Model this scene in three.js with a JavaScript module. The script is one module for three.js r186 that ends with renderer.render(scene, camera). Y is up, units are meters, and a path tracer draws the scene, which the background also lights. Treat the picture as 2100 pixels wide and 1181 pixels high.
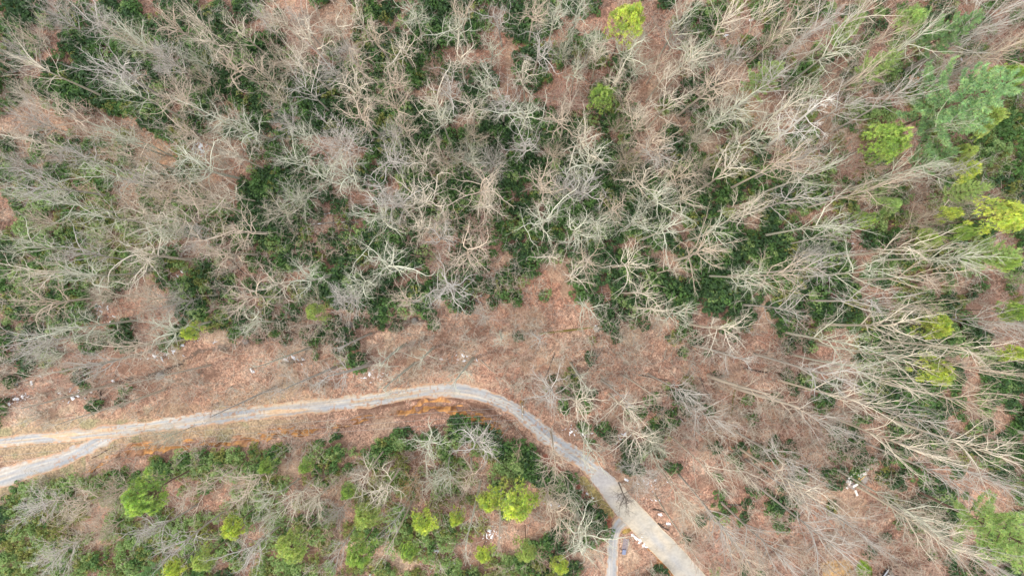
import * as THREE from 'three';
import { mergeGeometries } from 'three/addons/utils/BufferGeometryUtils.js';

// ---------------------------------------------------------------- camera, sky, sun, exposure
const FOCAL = 1424, EYE = 95, CX = 1050, CY = 590.5;      // a drone 95 m up, looking straight down
const scene = new THREE.Scene();
const camera = new THREE.PerspectiveCamera(2 * Math.atan(CY / FOCAL) * 180 / Math.PI, 1024 / 575, 1, 800);
camera.position.set(0, EYE, 0); camera.up.set(0, 0, -1); camera.lookAt(0, 0, 0);
const renderer = new THREE.WebGLRenderer({ antialias: true });
renderer.toneMapping = THREE.LinearToneMapping;
renderer.toneMappingExposure = 2.25;
renderer.shadowMap.enabled = true;
{ // thin bright overcast, a little brighter overhead
  const w = 64, h = 32, d = new Float32Array(w * h * 4);
  for (let j = 0; j < h; j++) for (let i = 0; i < w; i++) {
    const el = ((j + 0.5) / h - 0.5) * Math.PI, s = Math.max(0, Math.sin(el)), k = (0.55 + 0.45 * s) * 0.92, o = (j * w + i) * 4;
    d[o] = k * 0.97; d[o + 1] = k; d[o + 2] = k * 1.06; d[o + 3] = 1;
  }
  const sky = new THREE.DataTexture(d, w, h, THREE.RGBAFormat, THREE.FloatType);
  sky.mapping = THREE.EquirectangularReflectionMapping; sky.magFilter = THREE.LinearFilter; sky.needsUpdate = true;
  scene.background = sky; scene.environment = sky;
}
const sun = new THREE.DirectionalLight(0xfff1dc, 1.5);
sun.position.set(-75, 70, 25); sun.castShadow = true; sun.shadow.radius = 22;
Object.assign(sun.shadow.camera, { left: -100, right: 100, top: 70, bottom: -70, near: 1, far: 300 });
sun.shadow.mapSize.set(4096, 4096);
scene.add(sun, sun.target);

// ---------------------------------------------------------------- helpers
const TAU = Math.PI * 2;
function rng(seed) { let a = seed >>> 0; return () => { a = (a + 0x6D2B79F5) | 0; let t = Math.imul(a ^ (a >>> 15), 1 | a); t = (t + Math.imul(t ^ (t >>> 7), 61 | t)) ^ t; return ((t ^ (t >>> 14)) >>> 0) / 4294967296; }; }
const clamp = (x, a = 0, b = 1) => Math.min(b, Math.max(a, x));
const step = (a, b, x) => { const t = clamp((x - a) / (b - a)); return t * t * (3 - 2 * t); };
const lerp = (a, b, t) => a + (b - a) * t;
const mix = (a, b, t) => [lerp(a[0], b[0], t), lerp(a[1], b[1], t), lerp(a[2], b[2], t)];
const lin = (c) => { c /= 255; return c <= 0.04045 ? c / 12.92 : Math.pow((c + 0.055) / 1.055, 2.4); };
function hash(ix, iy, s = 0) { let h = Math.imul(ix, 374761393) ^ Math.imul(iy, 668265263) ^ Math.imul(s + 11, 1274126177); h = Math.imul(h ^ (h >>> 13), 1274126177); return ((h ^ (h >>> 16)) >>> 0) / 4294967296; }
function noise(x, y, s = 0) {
  const ix = Math.floor(x), iy = Math.floor(y); let fx = x - ix, fy = y - iy; fx = fx * fx * (3 - 2 * fx); fy = fy * fy * (3 - 2 * fy);
  const a = hash(ix, iy, s), b = hash(ix + 1, iy, s), c = hash(ix, iy + 1, s), d = hash(ix + 1, iy + 1, s);
  return a + (b - a) * fx + (c - a) * fy + (a - b - c + d) * fx * fy;
}
const fbm = (x, y, s = 0, n = 3) => { let v = 0, a = 0.5, t = 0; for (let i = 0; i < n; i++) { v += a * noise(x, y, s + i); t += a; x *= 2.03; y *= 2.03; a *= 0.5; } return v / t; };
const V = (x, y, z) => new THREE.Vector3(x, y, z);
// where a thing stands on the plan: plan units are 1/15 m, counted from the north-west corner of the surveyed plot; h is the height at which it was sighted
const at = (px, py, h = 0) => [(px - CX) / FOCAL * (EYE - h), (py - CY) / FOCAL * (EYE - h)];
const plan = (x, z) => [CX + x * FOCAL / EYE, CY + z * FOCAL / EYE];
function segDist(px, py, line) { let best = 1e9, side = 0, along = 0; for (let i = 0; i < line.length - 1; i++) { const [ax, ay] = line[i], [bx, by] = line[i + 1], dx = bx - ax, dy = by - ay, t = clamp(((px - ax) * dx + (py - ay) * dy) / (dx * dx + dy * dy)), qx = px - ax - dx * t, qy = py - ay - dy * t, d = Math.hypot(qx, qy); if (d < best) { best = d; side = dx * qy - dy * qx; along = i + t; } } return [best, side, along]; }

const taken = {};
const numbered = (n) => { const k = taken[n] = (taken[n] ?? -1) + 1; return k ? n + '_' + String(k).padStart(3, '0') : n; };
function solid(o) { o.traverse((m) => { if (m.isMesh) { m.castShadow = true; m.receiveShadow = true; } }); return o; }
function put(o, name, data, parent = scene) { o.name = parent === scene ? numbered(name) : name; Object.assign(o.userData, data || {}); parent.add(o); solid(o); return o; }
const M = (rgb, rough = 0.9, more = {}) => new THREE.MeshStandardMaterial({ color: new THREE.Color().setRGB(...rgb.map(lin)), roughness: rough, ...more });

// tubes: every branch, log and pole
class Tubes {
  constructor() { this.p = []; this.n = []; this.i = []; }
  add(pts, rad, sides) {
    const base = this.p.length / 3, k = pts.length, up = Math.abs(pts[k - 1].y - pts[0].y) > 0.8 * pts[0].distanceTo(pts[k - 1]) ? V(1, 0, 0) : V(0, 1, 0);
    for (let j = 0; j < k; j++) {
      const d = pts[Math.min(k - 1, j + 1)].clone().sub(pts[Math.max(0, j - 1)]).normalize();
      const a = d.clone().cross(up).normalize(), b = a.clone().cross(d).normalize();
      for (let s = 0; s < sides; s++) {
        const q = s / sides * TAU, c = Math.cos(q), e = Math.sin(q), nx = a.x * c + b.x * e, ny = a.y * c + b.y * e, nz = a.z * c + b.z * e;
        this.p.push(pts[j].x + nx * rad[j], pts[j].y + ny * rad[j], pts[j].z + nz * rad[j]); this.n.push(nx, ny, nz);
      }
    }
    for (let j = 0; j < k - 1; j++) for (let s = 0; s < sides; s++) { const t = (s + 1) % sides, A = base + j * sides + s, B = base + j * sides + t, C = A + sides, D = B + sides; this.i.push(A, D, B, A, C, D); }
    const end = base + (k - 1) * sides; for (let s = 1; s < sides - 1; s++) { this.i.push(end, end + s + 1, end + s); this.i.push(base, base + s, base + s + 1); }
    return this;
  }
  geo() { const g = new THREE.BufferGeometry(); g.setAttribute('position', new THREE.Float32BufferAttribute(this.p, 3)); g.setAttribute('normal', new THREE.Float32BufferAttribute(this.n, 3)); g.setIndex(this.i); return g; }
}
// loose leaves and needles: flat faces with their own colours
class Blades {
  constructor() { this.p = []; this.c = []; }
  tri(a, b, c, col) { for (const v of [a, b, c]) { this.p.push(v.x, v.y, v.z); this.c.push(col[0], col[1], col[2]); } }
  geo() { const g = new THREE.BufferGeometry(); g.setAttribute('position', new THREE.Float32BufferAttribute(this.p, 3)); g.setAttribute('color', new THREE.Float32BufferAttribute(this.c, 3)); g.computeVertexNormals(); return g; }
}

// ---------------------------------------------------------------- lines of the land (plan units)
const roadLine = [[-260, 925], [-60, 912], [0, 909], [60, 903], [130, 896], [200, 888], [260, 881], [330, 872], [420, 860], [525, 846], [650, 831], [750, 821], [830, 809], [880, 802], [920, 801], [960, 805], [1000, 816], [1050, 837], [1085, 862], [1112, 888], [1155, 920], [1190, 943], [1225, 972]];
const paveLine = [[1222, 970], [1250, 1000], [1280, 1036], [1312, 1071], [1350, 1111], [1382, 1144], [1412, 1178], [1480, 1250], [1600, 1380]];
const forkLine = [[262, 880], [225, 893], [195, 908], [160, 928], [120, 945], [80, 957], [30, 972], [0, 982], [-60, 1000], [-260, 1050]];
const sideLine = [[1302, 1062], [1280, 1070], [1266, 1085], [1259, 1110], [1257, 1140], [1256, 1185], [1256, 1240], [1260, 1380]];
const clayLine = [[160, 976], [175, 968], [212, 950], [235, 935], [262, 924], [310, 918], [375, 913], [462, 903], [510, 896], [560, 888], [600, 881], [637, 879], [700, 869], [737, 861], [800, 850], [850, 839], [895, 831], [925, 833], [950, 843], [985, 861], [1012, 875], [1030, 890]];
const roads = [roadLine, paveLine, forkLine, sideLine];
const roadNear = (px, py) => Math.min(...roads.map((l) => segDist(px, py, l)[0]));
const ditchLine = [[1120, 940], [1160, 975], [1185, 1000], [1215, 1035], [1240, 1068], [1248, 1078]];
const creekLine = [[-40, 830], [60, 815], [140, 812], [190, 808], [250, 785], [320, 772], [360, 752], [400, 722], [480, 712], [560, 690], [620, 672], [700, 668], [800, 668], [860, 655]];
function groundH(x, z) {
  const [px, py] = plan(x, z);
  let h = (fbm(x * 0.045 + 7, z * 0.045 + 3, 5, 2) - 0.5) * 2.2;
  const r = roadNear(px, py);
  h += (fbm(x * 0.35, z * 0.35, 9, 2) - 0.5) * 0.5 * step(25, 70, r);
  const [cd, cs] = segDist(px, py, clayLine);
  const s = cs > 0 ? cd : -cd;
  if (px > 120 && px < 1080) h += (1.0 + 0.5 * (noise(x * 1.3, z * 1.3, 6) - 0.5)) * step(-5, 7, s + 5 * (noise(x * 1.1, z * 1.1, 8) - 0.5)) * step(160, 60, Math.abs(s)) * step(120, 190, px) * step(1075, 1010, px);
  const [kd] = segDist(px, py, creekLine); h -= 0.7 * step(16, 2, kd + 8 * (noise(x * 0.8, z * 0.8, 4) - 0.5));
  const [dd] = segDist(px, py, ditchLine); h -= 0.3 * step(12, 2, dd);
  return h;
}

// ---------------------------------------------------------------- ground
const DENS = [ // evergreen undergrowth, tenths of cover, one figure per 70 x 70 plan units
  '745754551042563564215444232321', '535766662146453533623233322231', '467844745665653412344343224235', '332444446788767653443343234444', '333223123447766766655433223444',
  '444333288345666566665655433444', '455434385144454567776665453454', '454455234446363536666666645444', '455326345783643136666956664333', '443446432233200103233344666553',
  '222411000151000011001004666554', '101100000000000032013112357655', '000000000213156213131011134445', '000245454434345630410122233444', '554544444444335551000121112543', '544555544455454452001121111444', '655555545455444553000210011334'];
const dens = (px, py) => { const c = clamp(px / 70 - 0.5, 0, 28.999), r = clamp(py / 70 - 0.5, 0, 15.999), i = Math.floor(c), j = Math.floor(r), fx = c - i, fy = r - j, g = (a, b) => +DENS[b][a]; return lerp(lerp(g(i, j), g(i + 1, j), fx), lerp(g(i, j + 1), g(i + 1, j + 1), fx), fy); };
const blob = (px, py, x, y, rx, ry) => Math.exp(-(((px - x) / rx) ** 2 + ((py - y) / ry) ** 2));
{
  const TW = 2048, TH = 1216, d = new Uint8Array(TW * TH * 4);
  const darkLine = [[735, 839], [790, 832], [850, 822], [880, 815], [930, 818], [985, 834], [1040, 862], [1085, 905], [1125, 945]];
  const mossLine = [[1196, 985], [1222, 1018], [1250, 1056]], moss2 = [[1283, 1090], [1300, 1082], [1318, 1096], [1345, 1130]], rustLine = [[1318, 1100], [1345, 1135], [1385, 1180]];
  for (let j = 0; j < TH; j++) for (let i = 0; i < TW; i++) {
    const x = -80 + 160 * (i + 0.5) / TW, z = -47.5 + 95 * (j + 0.5) / TH, [px, py] = plan(x, z);
    const n1 = fbm(x * 0.09, z * 0.09, 1, 3), n2 = fbm(x * 0.6, z * 0.6, 21, 3), n3 = noise(x * 2.6, z * 2.6, 31), n4 = noise(x * 6.5, z * 6.5, 41), w = (fbm(x * 0.9, z * 0.9, 51, 2) - 0.5);
    let c = mix([160, 127, 108], [147, 112, 96], step(0.35, 0.65, n1));
    c = mix(c, [188, 166, 146], step(0.52, 0.75, n2) * 0.5);
    c = mix(c, [132, 108, 94], step(0.42, 0.2, n2) * 0.5);
    c = mix(c, [176, 120, 96], blob(px, py, 1120, 130, 190, 130) * 0.6 * n1 + blob(px, py, 1110, 600, 90, 70) * 0.5);
    c = mix(c, [176, 142, 108], blob(px, py, 240, 330, 200, 90) * 0.5);
    const r = hash(i, j, 3), k = 0.78 + 0.44 * n4 + 0.2 * (n3 - 0.5) + 0.16 * (hash(i >> 1, j >> 1, 5) - 0.5);
    if (r < 0.09) c = mix(c, [206, 184, 162], 0.5); else if (r > 0.84) c = mix(c, [92, 66, 54], 0.6);
    c = [c[0] * k, c[1] * k, c[2] * k];
    c = mix(c, [112, 86, 72], 0.65 * step(0.60, 0.66, fbm(x * 0.22 + 31, z * 0.3, 171, 4)) * (0.5 + 0.5 * n3)); c = mix(c, [178, 160, 136], 0.5 * step(0.61, 0.68, fbm(x * 0.3 + 77, z * 0.22, 181, 4)) * (0.4 + 0.6 * n4));
    // dry grass of the verges and the island in the fork
    const [rd] = segDist(px, py, roadLine), [fd, fs] = segDist(px, py, forkLine);
    let g = 0; if (px < 700) g = Math.max(step(60, 22, rd + 40 * w) * step(700, 560, px) * (py > 860 ? 1 : 0.5), (py > 900 && px < 170 && fs < 0) ? 1 : 0);
    if (g > 0) c = mix(c, mix([152, 134, 108], [130, 126, 94], step(0.5, 0.75, n2)).map((v) => v * (0.78 + 0.44 * n4)), g * 0.8);
    const dk = step(5, 1.5, segDist(px, py, darkLine)[0] + 9 * w) * (0.35 + 0.65 * n3); c = mix(c, [88, 62, 50], dk * 0.75);
    c = mix(c, [86, 76, 68], step(9, 3, segDist(px, py, creekLine)[0] + 14 * w) * step(0.35, 0.6, n3) * 0.7);
    c = mix(c, [150, 88, 70], step(9, 4, segDist(px, py, ditchLine)[0] + 8 * w) * 0.8);
    c = mix(c, [138, 126, 76].map((v) => v * (0.75 + 0.5 * n4)), step(11, 7, segDist(px, py, mossLine)[0] + 8 * w) * 0.8);
    c = mix(c, [146, 124, 56].map((v) => v * (0.75 + 0.5 * n4)), step(8, 5, segDist(px, py, moss2)[0] + 8 * w) * 0.75);
    c = mix(c, [170, 104, 44].map((v) => v * (0.75 + 0.5 * n4)), step(9, 4, segDist(px, py, rustLine)[0] + 14 * w) * 0.6);
    c = mix(c, [104, 136, 34].map((v) => v * (0.7 + 0.6 * n4)), step(0.45, 0.62, blob(px, py, 1770, 1172, 24, 30) + 0.5 * w));
    c = mix(c, [190, 158, 104].map((v) => v * (0.8 + 0.4 * n4)), 0.7 * step(0.4, 0.6, blob(px, py, 1715, 1172, 44, 34) + 0.5 * w) * step(1762, 1745, px + 20 * w));
    c = mix(c, [120, 74, 52].map((v) => v * (0.7 + 0.6 * n4)), 0.8 * step(0.4, 0.6, blob(px, py, 1245, 1067, 14, 11) + 0.4 * w));
    const o = (j * TW + i) * 4; for (let q = 0; q < 3; q++) d[o + q] = clamp(c[q], 0, 255); d[o + 3] = 255;
  }
  const tex = new THREE.DataTexture(d, TW, TH); tex.colorSpace = THREE.SRGBColorSpace; tex.magFilter = THREE.LinearFilter; tex.wrapS = tex.wrapT = THREE.MirroredRepeatWrapping; tex.needsUpdate = true;
  const B = 512, bd = new Uint8Array(B * B * 4);
  for (let j = 0; j < B; j++) for (let i = 0; i < B; i++) { const v = 255 * clamp(0.55 * hash(i >> 1, j >> 1, 77) + 0.3 * hash(i >> 2, j >> 2, 78) + 0.25 * hash(i, j, 79)), o = (j * B + i) * 4; bd[o] = bd[o + 1] = bd[o + 2] = v; bd[o + 3] = 255; }
  const bump = new THREE.DataTexture(bd, B, B); bump.magFilter = THREE.LinearFilter; bump.wrapS = bump.wrapT = THREE.RepeatWrapping; bump.repeat.set(160 / 24, 95 / 24); bump.needsUpdate = true;
  const nx = 430, nz = 300, SX = 258, SZ = 180, p = [], uv = [], id = [];
  for (let j = 0; j <= nz; j++) for (let i = 0; i <= nx; i++) { const x = -SX / 2 + SX * i / nx, z = -SZ / 2 + SZ * j / nz; p.push(x, groundH(x, z), z); uv.push((x + 80) / 160, (z + 47.5) / 95); }
  for (let j = 0; j < nz; j++) for (let i = 0; i < nx; i++) { const a = j * (nx + 1) + i, b = a + nx + 1; id.push(a, b, a + 1, b, b + 1, a + 1); }
  const g = new THREE.BufferGeometry(); g.setAttribute('position', new THREE.Float32BufferAttribute(p, 3)); g.setAttribute('uv', new THREE.Float32BufferAttribute(uv, 2)); g.setIndex(id); g.computeVertexNormals();
  put(new THREE.Mesh(g, new THREE.MeshStandardMaterial({ map: tex, roughness: 1, bumpMap: bump, bumpScale: 0.05 })), 'ground', { kind: 'structure', label: 'forest floor covered in fallen brown leaves', category: 'ground' });
}

// ---------------------------------------------------------------- roads and the clay bank: draped strips
function strip(name, line, widthAt, paint, lift, data, lateral = 22, along = 0.16, edge = 0.35) {
  const pts = line.map(([px, py]) => V(at(px, py)[0], 0, at(px, py)[1])), curve = new THREE.CatmullRomCurve3(pts, false, 'centripetal'), len = curve.getLength(), n = Math.ceil(len / along), p = [], c = [], id = [];
  const P = curve.getSpacedPoints(n);
  for (let k = 0; k <= n; k++) {
    const a = P[Math.max(0, k - 1)], b = P[Math.min(n, k + 1)], t = b.clone().sub(a).normalize(), nx = -t.z, nz = t.x, s = k / n, w = widthAt(s) / 15;
    for (let i = 0; i <= lateral; i++) {
      let u = i / lateral * 2 - 1;
      const rag = 1 + edge * ((fbm(P[k].x * 0.5, P[k].z * 0.5, u < 0 ? 60 : 61, 2) - 0.5) * 2) * Math.abs(u);
      const x = P[k].x + nx * u * w / 2 * rag, z = P[k].z + nz * u * w / 2 * rag;
      p.push(x, groundH(x, z) + lift, z); c.push(...paint(u, s * len, x, z, s).map(lin));
    }
  }
  for (let k = 0; k < n; k++) for (let i = 0; i < lateral; i++) { const a = k * (lateral + 1) + i, b = a + lateral + 1; id.push(a, a + 1, b, b, a + 1, b + 1); }
  const g = new THREE.BufferGeometry(); g.setAttribute('position', new THREE.Float32BufferAttribute(p, 3)); g.setAttribute('color', new THREE.Float32BufferAttribute(c, 3)); g.setIndex(id); g.computeVertexNormals();
  return put(new THREE.Mesh(g, new THREE.MeshStandardMaterial({ vertexColors: true, roughness: 0.95, side: THREE.DoubleSide })), name, data);
}
const grit = (x, z) => 0.95 + 0.12 * noise(x * 5.5, z * 5.5, 71);
const gravel = (tan) => (u, s, x, z, t) => { // blue-grey wheel tracks, tan clay showing between and beside them, leaves drifting in from the edges
  const wob = 0.3 * (fbm(x * 0.12, z * 0.12, 80, 2) - 0.5), w1 = Math.exp(-(((u - 0.42 + wob) / 0.22) ** 2)), w2 = Math.exp(-(((u + 0.40 + wob) / 0.22) ** 2)), tr = Math.max(w1, w2);
  let c = mix([160, 157, 156], [172, 152, 128], tan(t) * step(0.4, 0.65, fbm(x * 0.3, z * 0.5, 81, 3)) * (1 - tr * 0.7));
  const streak = noise(u * 7 + 40, s * 0.22, 86), s2 = noise(u * 3.5 + 9, s * 0.1, 87); c = mix(c, [148, 157, 168], tr * (0.35 + 0.5 * noise(x * 0.5, z * 0.5, 82)));
  c = mix(c, [190, 184, 174], 0.8 * step(0.5, 0.85, streak)); c = mix(c, [178, 158, 134], (0.25 + 0.6 * tan(t)) * step(0.5, 0.8, s2) * (1 - 0.6 * tr)); c = mix(c, [132, 136, 142], 0.5 * step(0.35, 0.15, streak));
  c = mix(c, [194, 160, 124], tan(t) * 0.7 * step(0.62, 0.72, fbm(x * 0.16, z * 1.3 + 3, 84, 3)) * step(0.75, 0.4, Math.abs(u)));
  c = mix(c, [176, 138, 110], step(0.72, 1.0, Math.abs(u) + 0.5 * (noise(x * 2.5, z * 2.5, 85) - 0.5)) * 0.85);
  c = mix(c, [158, 118, 92], 0.7 * step(0.70, 0.78, noise(x * 4.2, z * 4.2, 88)) * step(0.35, 0.6, fbm(x * 0.2, z * 0.2, 89, 2))); const k = grit(x, z); return c.map((v) => v * k);
};
strip('gravel_road', roadLine, (s) => lerp(23, 29, step(0.15, 0.5, s)) + 6 * step(0.8, 1, s), gravel((t) => step(0.86, 0.7, t)), 0.03, { kind: 'structure', label: 'single lane grey gravel road curving through the woods', category: 'road' });
strip('gravel_track', forkLine, (s) => lerp(24, 34, step(0, 0.3, s)), gravel(() => 0.25), 0.022, { kind: 'structure', label: 'gravel track forking off towards the lower left', category: 'road' });
strip('paved_road', paveLine, (s) => lerp(36, 47, step(0, 0.12, s)) + 4 * s, (u, s, x, z, t) => {
  let c = mix([184, 174, 158], [170, 166, 158], step(0.35, 0.65, fbm(x * 0.25, z * 0.25, 90, 3)));
  const rough = step(5.5, 2, s + 4 * (noise(x * 0.8, z * 0.8, 93) - 0.5)); c = mix(c, [162, 160, 162], rough * 0.9);
  c = mix(c, [160, 161, 164], 0.6 * step(7, 14, s) * Math.exp(-(((u - 0.1) / 0.35) ** 2)) * fbm(x * 0.5, z * 0.5, 92, 2) * 1.6);
  c = mix(c, [206, 186, 152], 0.8 * step(0.9, 0.97, Math.abs(u)) * step(6, 9, s));
  c = mix(c, [176, 138, 108], step(0.9, 1.04, Math.abs(u) + 0.3 * (noise(x * 2.5, z * 2.5, 91) - 0.5)) * 0.6 * step(12, 6, s));
  const k = 0.93 + 0.14 * noise(x * 6, z * 6, 94); return c.map((v) => v * k);
}, 0.042, { kind: 'structure', label: 'pale paved road running off towards the lower right', category: 'road' }, 22, 0.16, 0.07);
strip('side_road', sideLine, (s) => lerp(44, 25, step(0, 0.14, s)), gravel((t) => step(0.2, 0.1, t) * 0.8), 0.026, { kind: 'structure', label: 'narrow grey side road joining at the bottom edge', category: 'road' }, 18, 0.16, 0.18);
strip('clay_bank', clayLine, (s) => 6 + 11 * step(0.1, 0.3, fbm(s * 34, 3, 95, 2)) * step(0.25, 0.75, fbm(s * 60, 8, 96, 2)) + 5 * step(0.55, 0.8, s), (u, s, x, z) => {
  let c = mix([190, 142, 86], [170, 120, 74], fbm(x * 1.4, z * 1.4, 97, 2)); c = mix(c, [158, 122, 100], step(0.52, 0.66, fbm(x * 0.35 + 4, z * 0.35, 98, 3)) * 0.9); c = mix(c, [96, 62, 40], step(0.62, 0.78, noise(x * 2.2, z * 2.2, 99)) * 0.6);
  return c.map((v) => v * (0.8 + 0.4 * noise(x * 5, z * 5, 100)));
}, 0.045, { label: 'raw orange clay bank cut along the lower side of the road', category: 'bank' }, 10, 0.14, 1.1);

// ---------------------------------------------------------------- labels: what it looks like, and which one beside which landmark
const marks = [['the road bend', 920, 800], ['the road fork', 200, 890], ['the side road junction', 1275, 1068], ['the collapsed white frame', 1755, 980], ['the big feathery pine', 1975, 205], ['the tall pine at the top edge', 1292, 32],
  ['the lone bright pine in brown leaves', 1236, 196], ['the wide round pine at upper right', 1832, 283], ['the round pine below the clay bank', 288, 1022], ['the twin yellow pines', 1035, 1040], ['the open leaf clearing', 1110, 610], ['the orange clay bank', 760, 856],
  ['the clearing with snowy logs', 680, 450], ['the small oval leaf clearing', 495, 345], ['the reddish leaf slope at the top', 590, 40], ['the white dead tree', 1665, 245], ['the bright lawn patch', 1770, 1170], ['the bright yellow-green shrub', 347, 525],
  ['the dark round thicket', 1475, 600], ['the upper left corner', 60, 60], ['the left edge middle', 40, 470], ['the snowy creek', 200, 790], ['the lower right pine', 2060, 1095], ['the upper right corner', 2050, 60], ['the pair of right edge pines', 1932, 715],
  ['the light pines at right edge', 2050, 470], ['the paved road', 1330, 1010], ['the pine-dotted lower edge', 830, 1120], ['the lower left corner', 60, 1130], ['the utility pole', 1070, 830], ['the pale fuzzy tree', 690, 285], ['the top edge left of centre', 850, 60], ['the oak hub', 995, 385], ['the long leaning trunks', 1560, 780], ['the pair of small pines', 1805, 435], ['the upper middle thicket', 800, 200], ['the right middle woods', 1560, 440], ['the top left thicket', 230, 170], ['the lower right woods', 1960, 900]];
const labelled = [];
const ordinal = ['nearest', 'second nearest', 'third nearest', 'fourth nearest', 'fifth nearest', 'sixth nearest', 'seventh nearest', 'eighth nearest', 'ninth nearest', 'tenth nearest', 'eleventh nearest', 'twelfth nearest', 'thirteenth nearest', 'fourteenth nearest', 'fifteenth nearest', 'sixteenth nearest', 'seventeenth nearest', 'eighteenth nearest', 'nineteenth nearest', 'twentieth nearest'];
function name_later(o, kind, look, px, py) { labelled.push({ o, kind, look, px, py }); }
function write_labels() {
  const bins = {};
  for (const e of labelled) {
    let best = null, bd = 1e9; for (const m of marks) { const d = Math.hypot(e.px - m[1], e.py - m[2]); if (d < bd) { bd = d; best = m; } }
    const dx = e.px - best[1], dy = e.py - best[2]; e.mark = best[0]; e.d = bd; e.side = Math.abs(dx) > Math.abs(dy) ? (dx < 0 ? 'left of' : 'right of') : (dy < 0 ? 'above' : 'below');
    (bins[e.kind + '|' + e.look + '|' + e.mark + '|' + e.side] ??= []).push(e);
  }
  for (const b of Object.values(bins)) { b.sort((p, q) => p.d - q.d); b.forEach((e, i) => { e.o.userData.label = b.length > 1 ? `${e.look}, ${ordinal[i]} ${e.side} ${e.mark}` : `${e.look} just ${e.side} ${e.mark}`; }); }
}

// ---------------------------------------------------------------- bare trees
const bark = [M([222, 213, 196]), M([194, 190, 184]), M([206, 208, 190]), M([204, 188, 170])];       // cream, grey, lichen grey-green, warm
const trunkBark = [M([176, 166, 150]), M([160, 154, 146]), M([166, 164, 150]), M([174, 164, 150])];
const twigMat = [M([182, 172, 156]), M([172, 166, 158]), M([176, 174, 158]), M([184, 172, 156])];
const whiteBark = M([238, 234, 228]), redTwig = M([190, 150, 138]), rustTwig = M([190, 150, 104]), paleTwig = M([206, 200, 194]), darkBark = M([128, 120, 112]);
function turn(d, angle, az) { const a = Math.abs(d.y) < 0.9 ? V(0, 1, 0) : V(1, 0, 0), s = d.clone().cross(a).normalize(), t = s.clone().cross(d).normalize(); return d.clone().multiplyScalar(Math.cos(angle)).addScaledVector(s, Math.sin(angle) * Math.cos(az)).addScaledVector(t, Math.sin(angle) * Math.sin(az)).normalize(); }
function makeBare(cfg, seed) {
  const R = rng(seed), trunk = new Tubes(), limbs = [], twigs = new Tubes();
  const path = (p, d, len, n, bend, up, r0, r1, kink = 0) => { const P = [p.clone()], A = [r0]; let q = p.clone(), e = d.clone(); for (let i = 1; i <= n; i++) { e.x += (R() - 0.5) * bend; e.y += (R() - 0.5) * bend + up; e.z += (R() - 0.5) * bend; if (R() < kink) { e.x += (R() - 0.5) * 1.2; e.z += (R() - 0.5) * 1.2; } e.normalize(); q = q.clone().addScaledVector(e, len / n); P.push(q); A.push(lerp(r0, r1, i / n)); } return [P, A]; };
  const sides = [7, 5, 4, 3, 3];
  const grow = (p, d, len, r, lv, out) => {
    const L = cfg.lv[lv], [P, A] = path(p, d, len, L.seg, L.bend, L.up, r, r * L.taper, L.kink || 0);
    (lv >= 3 ? twigs : out).add(P, A, sides[lv]);
    if (lv + 1 >= cfg.lv.length) return;
    const n = Math.round(L.kids * (0.8 + 0.4 * R()));
    let az = R() * TAU;
    for (let k = 0; k < n; k++) {
      const t = L.from + (1 - L.from) * (k + R() * 0.9) / n, f = t * L.seg, i = Math.min(L.seg - 1, Math.floor(f)), q = P[i].clone().lerp(P[i + 1], f - i), dir = P[i + 1].clone().sub(P[i]).normalize();
      az += 2.4 + (R() - 0.5); const nd = turn(dir, L.ang * (0.7 + 0.6 * R()), az);
      grow(q, nd, len * L.ratio * (1.15 - 0.55 * t) * (0.7 + 0.6 * R()), Math.max(cfg.lv[lv + 1].rmin, lerp(r, r * L.taper, t) * 0.62), lv + 1, out);
    }
    const e = P[P.length - 1]; if (lv < 3) grow(e, e.clone().sub(P[P.length - 2]).normalize(), len * L.ratio * 0.8, Math.max(cfg.lv[lv + 1].rmin, r * L.taper), lv + 1, out);
  };
  const [TP, TA] = path(V(0, -0.3, 0), V((R() - 0.5) * 0.06, 1, (R() - 0.5) * 0.06).normalize(), cfg.trunk, 8, cfg.tb, 0.02, cfg.r0, cfg.r1);
  TA[0] *= 1.35; trunk.add(TP, TA, 7);
  let az = R() * TAU;
  for (let i = 0; i < cfg.limbs; i++) {
    const t = lerp(cfg.lo, 1, cfg.limbs > 1 ? i / (cfg.limbs - 1) : 1), f = t * 8, k = Math.min(7, Math.floor(f)), q = TP[k].clone().lerp(TP[k + 1], f - k);
    az += 2.4 + (R() - 0.5) * 0.9; const el = lerp(cfg.e0, cfg.e1, t) * (0.8 + 0.4 * R()), d = V(Math.cos(az) * Math.cos(el), Math.sin(el), Math.sin(az) * Math.cos(el)), T = new Tubes();
    grow(q, d, cfg.len * lerp(1, cfg.topLen, (t - cfg.lo) / (1 - cfg.lo + 1e-6)) * (0.7 + 0.6 * R()), cfg.lr * (0.75 + 0.5 * R()), 1, T); limbs.push(T.geo());
  }
  const tg = twigs.geo(); let rr = [], hm = 0; for (let i = 0; i < twigs.p.length; i += 30) { rr.push(Math.hypot(twigs.p[i], twigs.p[i + 2])); hm = Math.max(hm, twigs.p[i + 1]); } rr.sort((a, b) => a - b);
  return { trunk: trunk.geo(), limbs, twigs: tg, R: rr[Math.floor(rr.length * 0.93)], H: hm };
}
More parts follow.
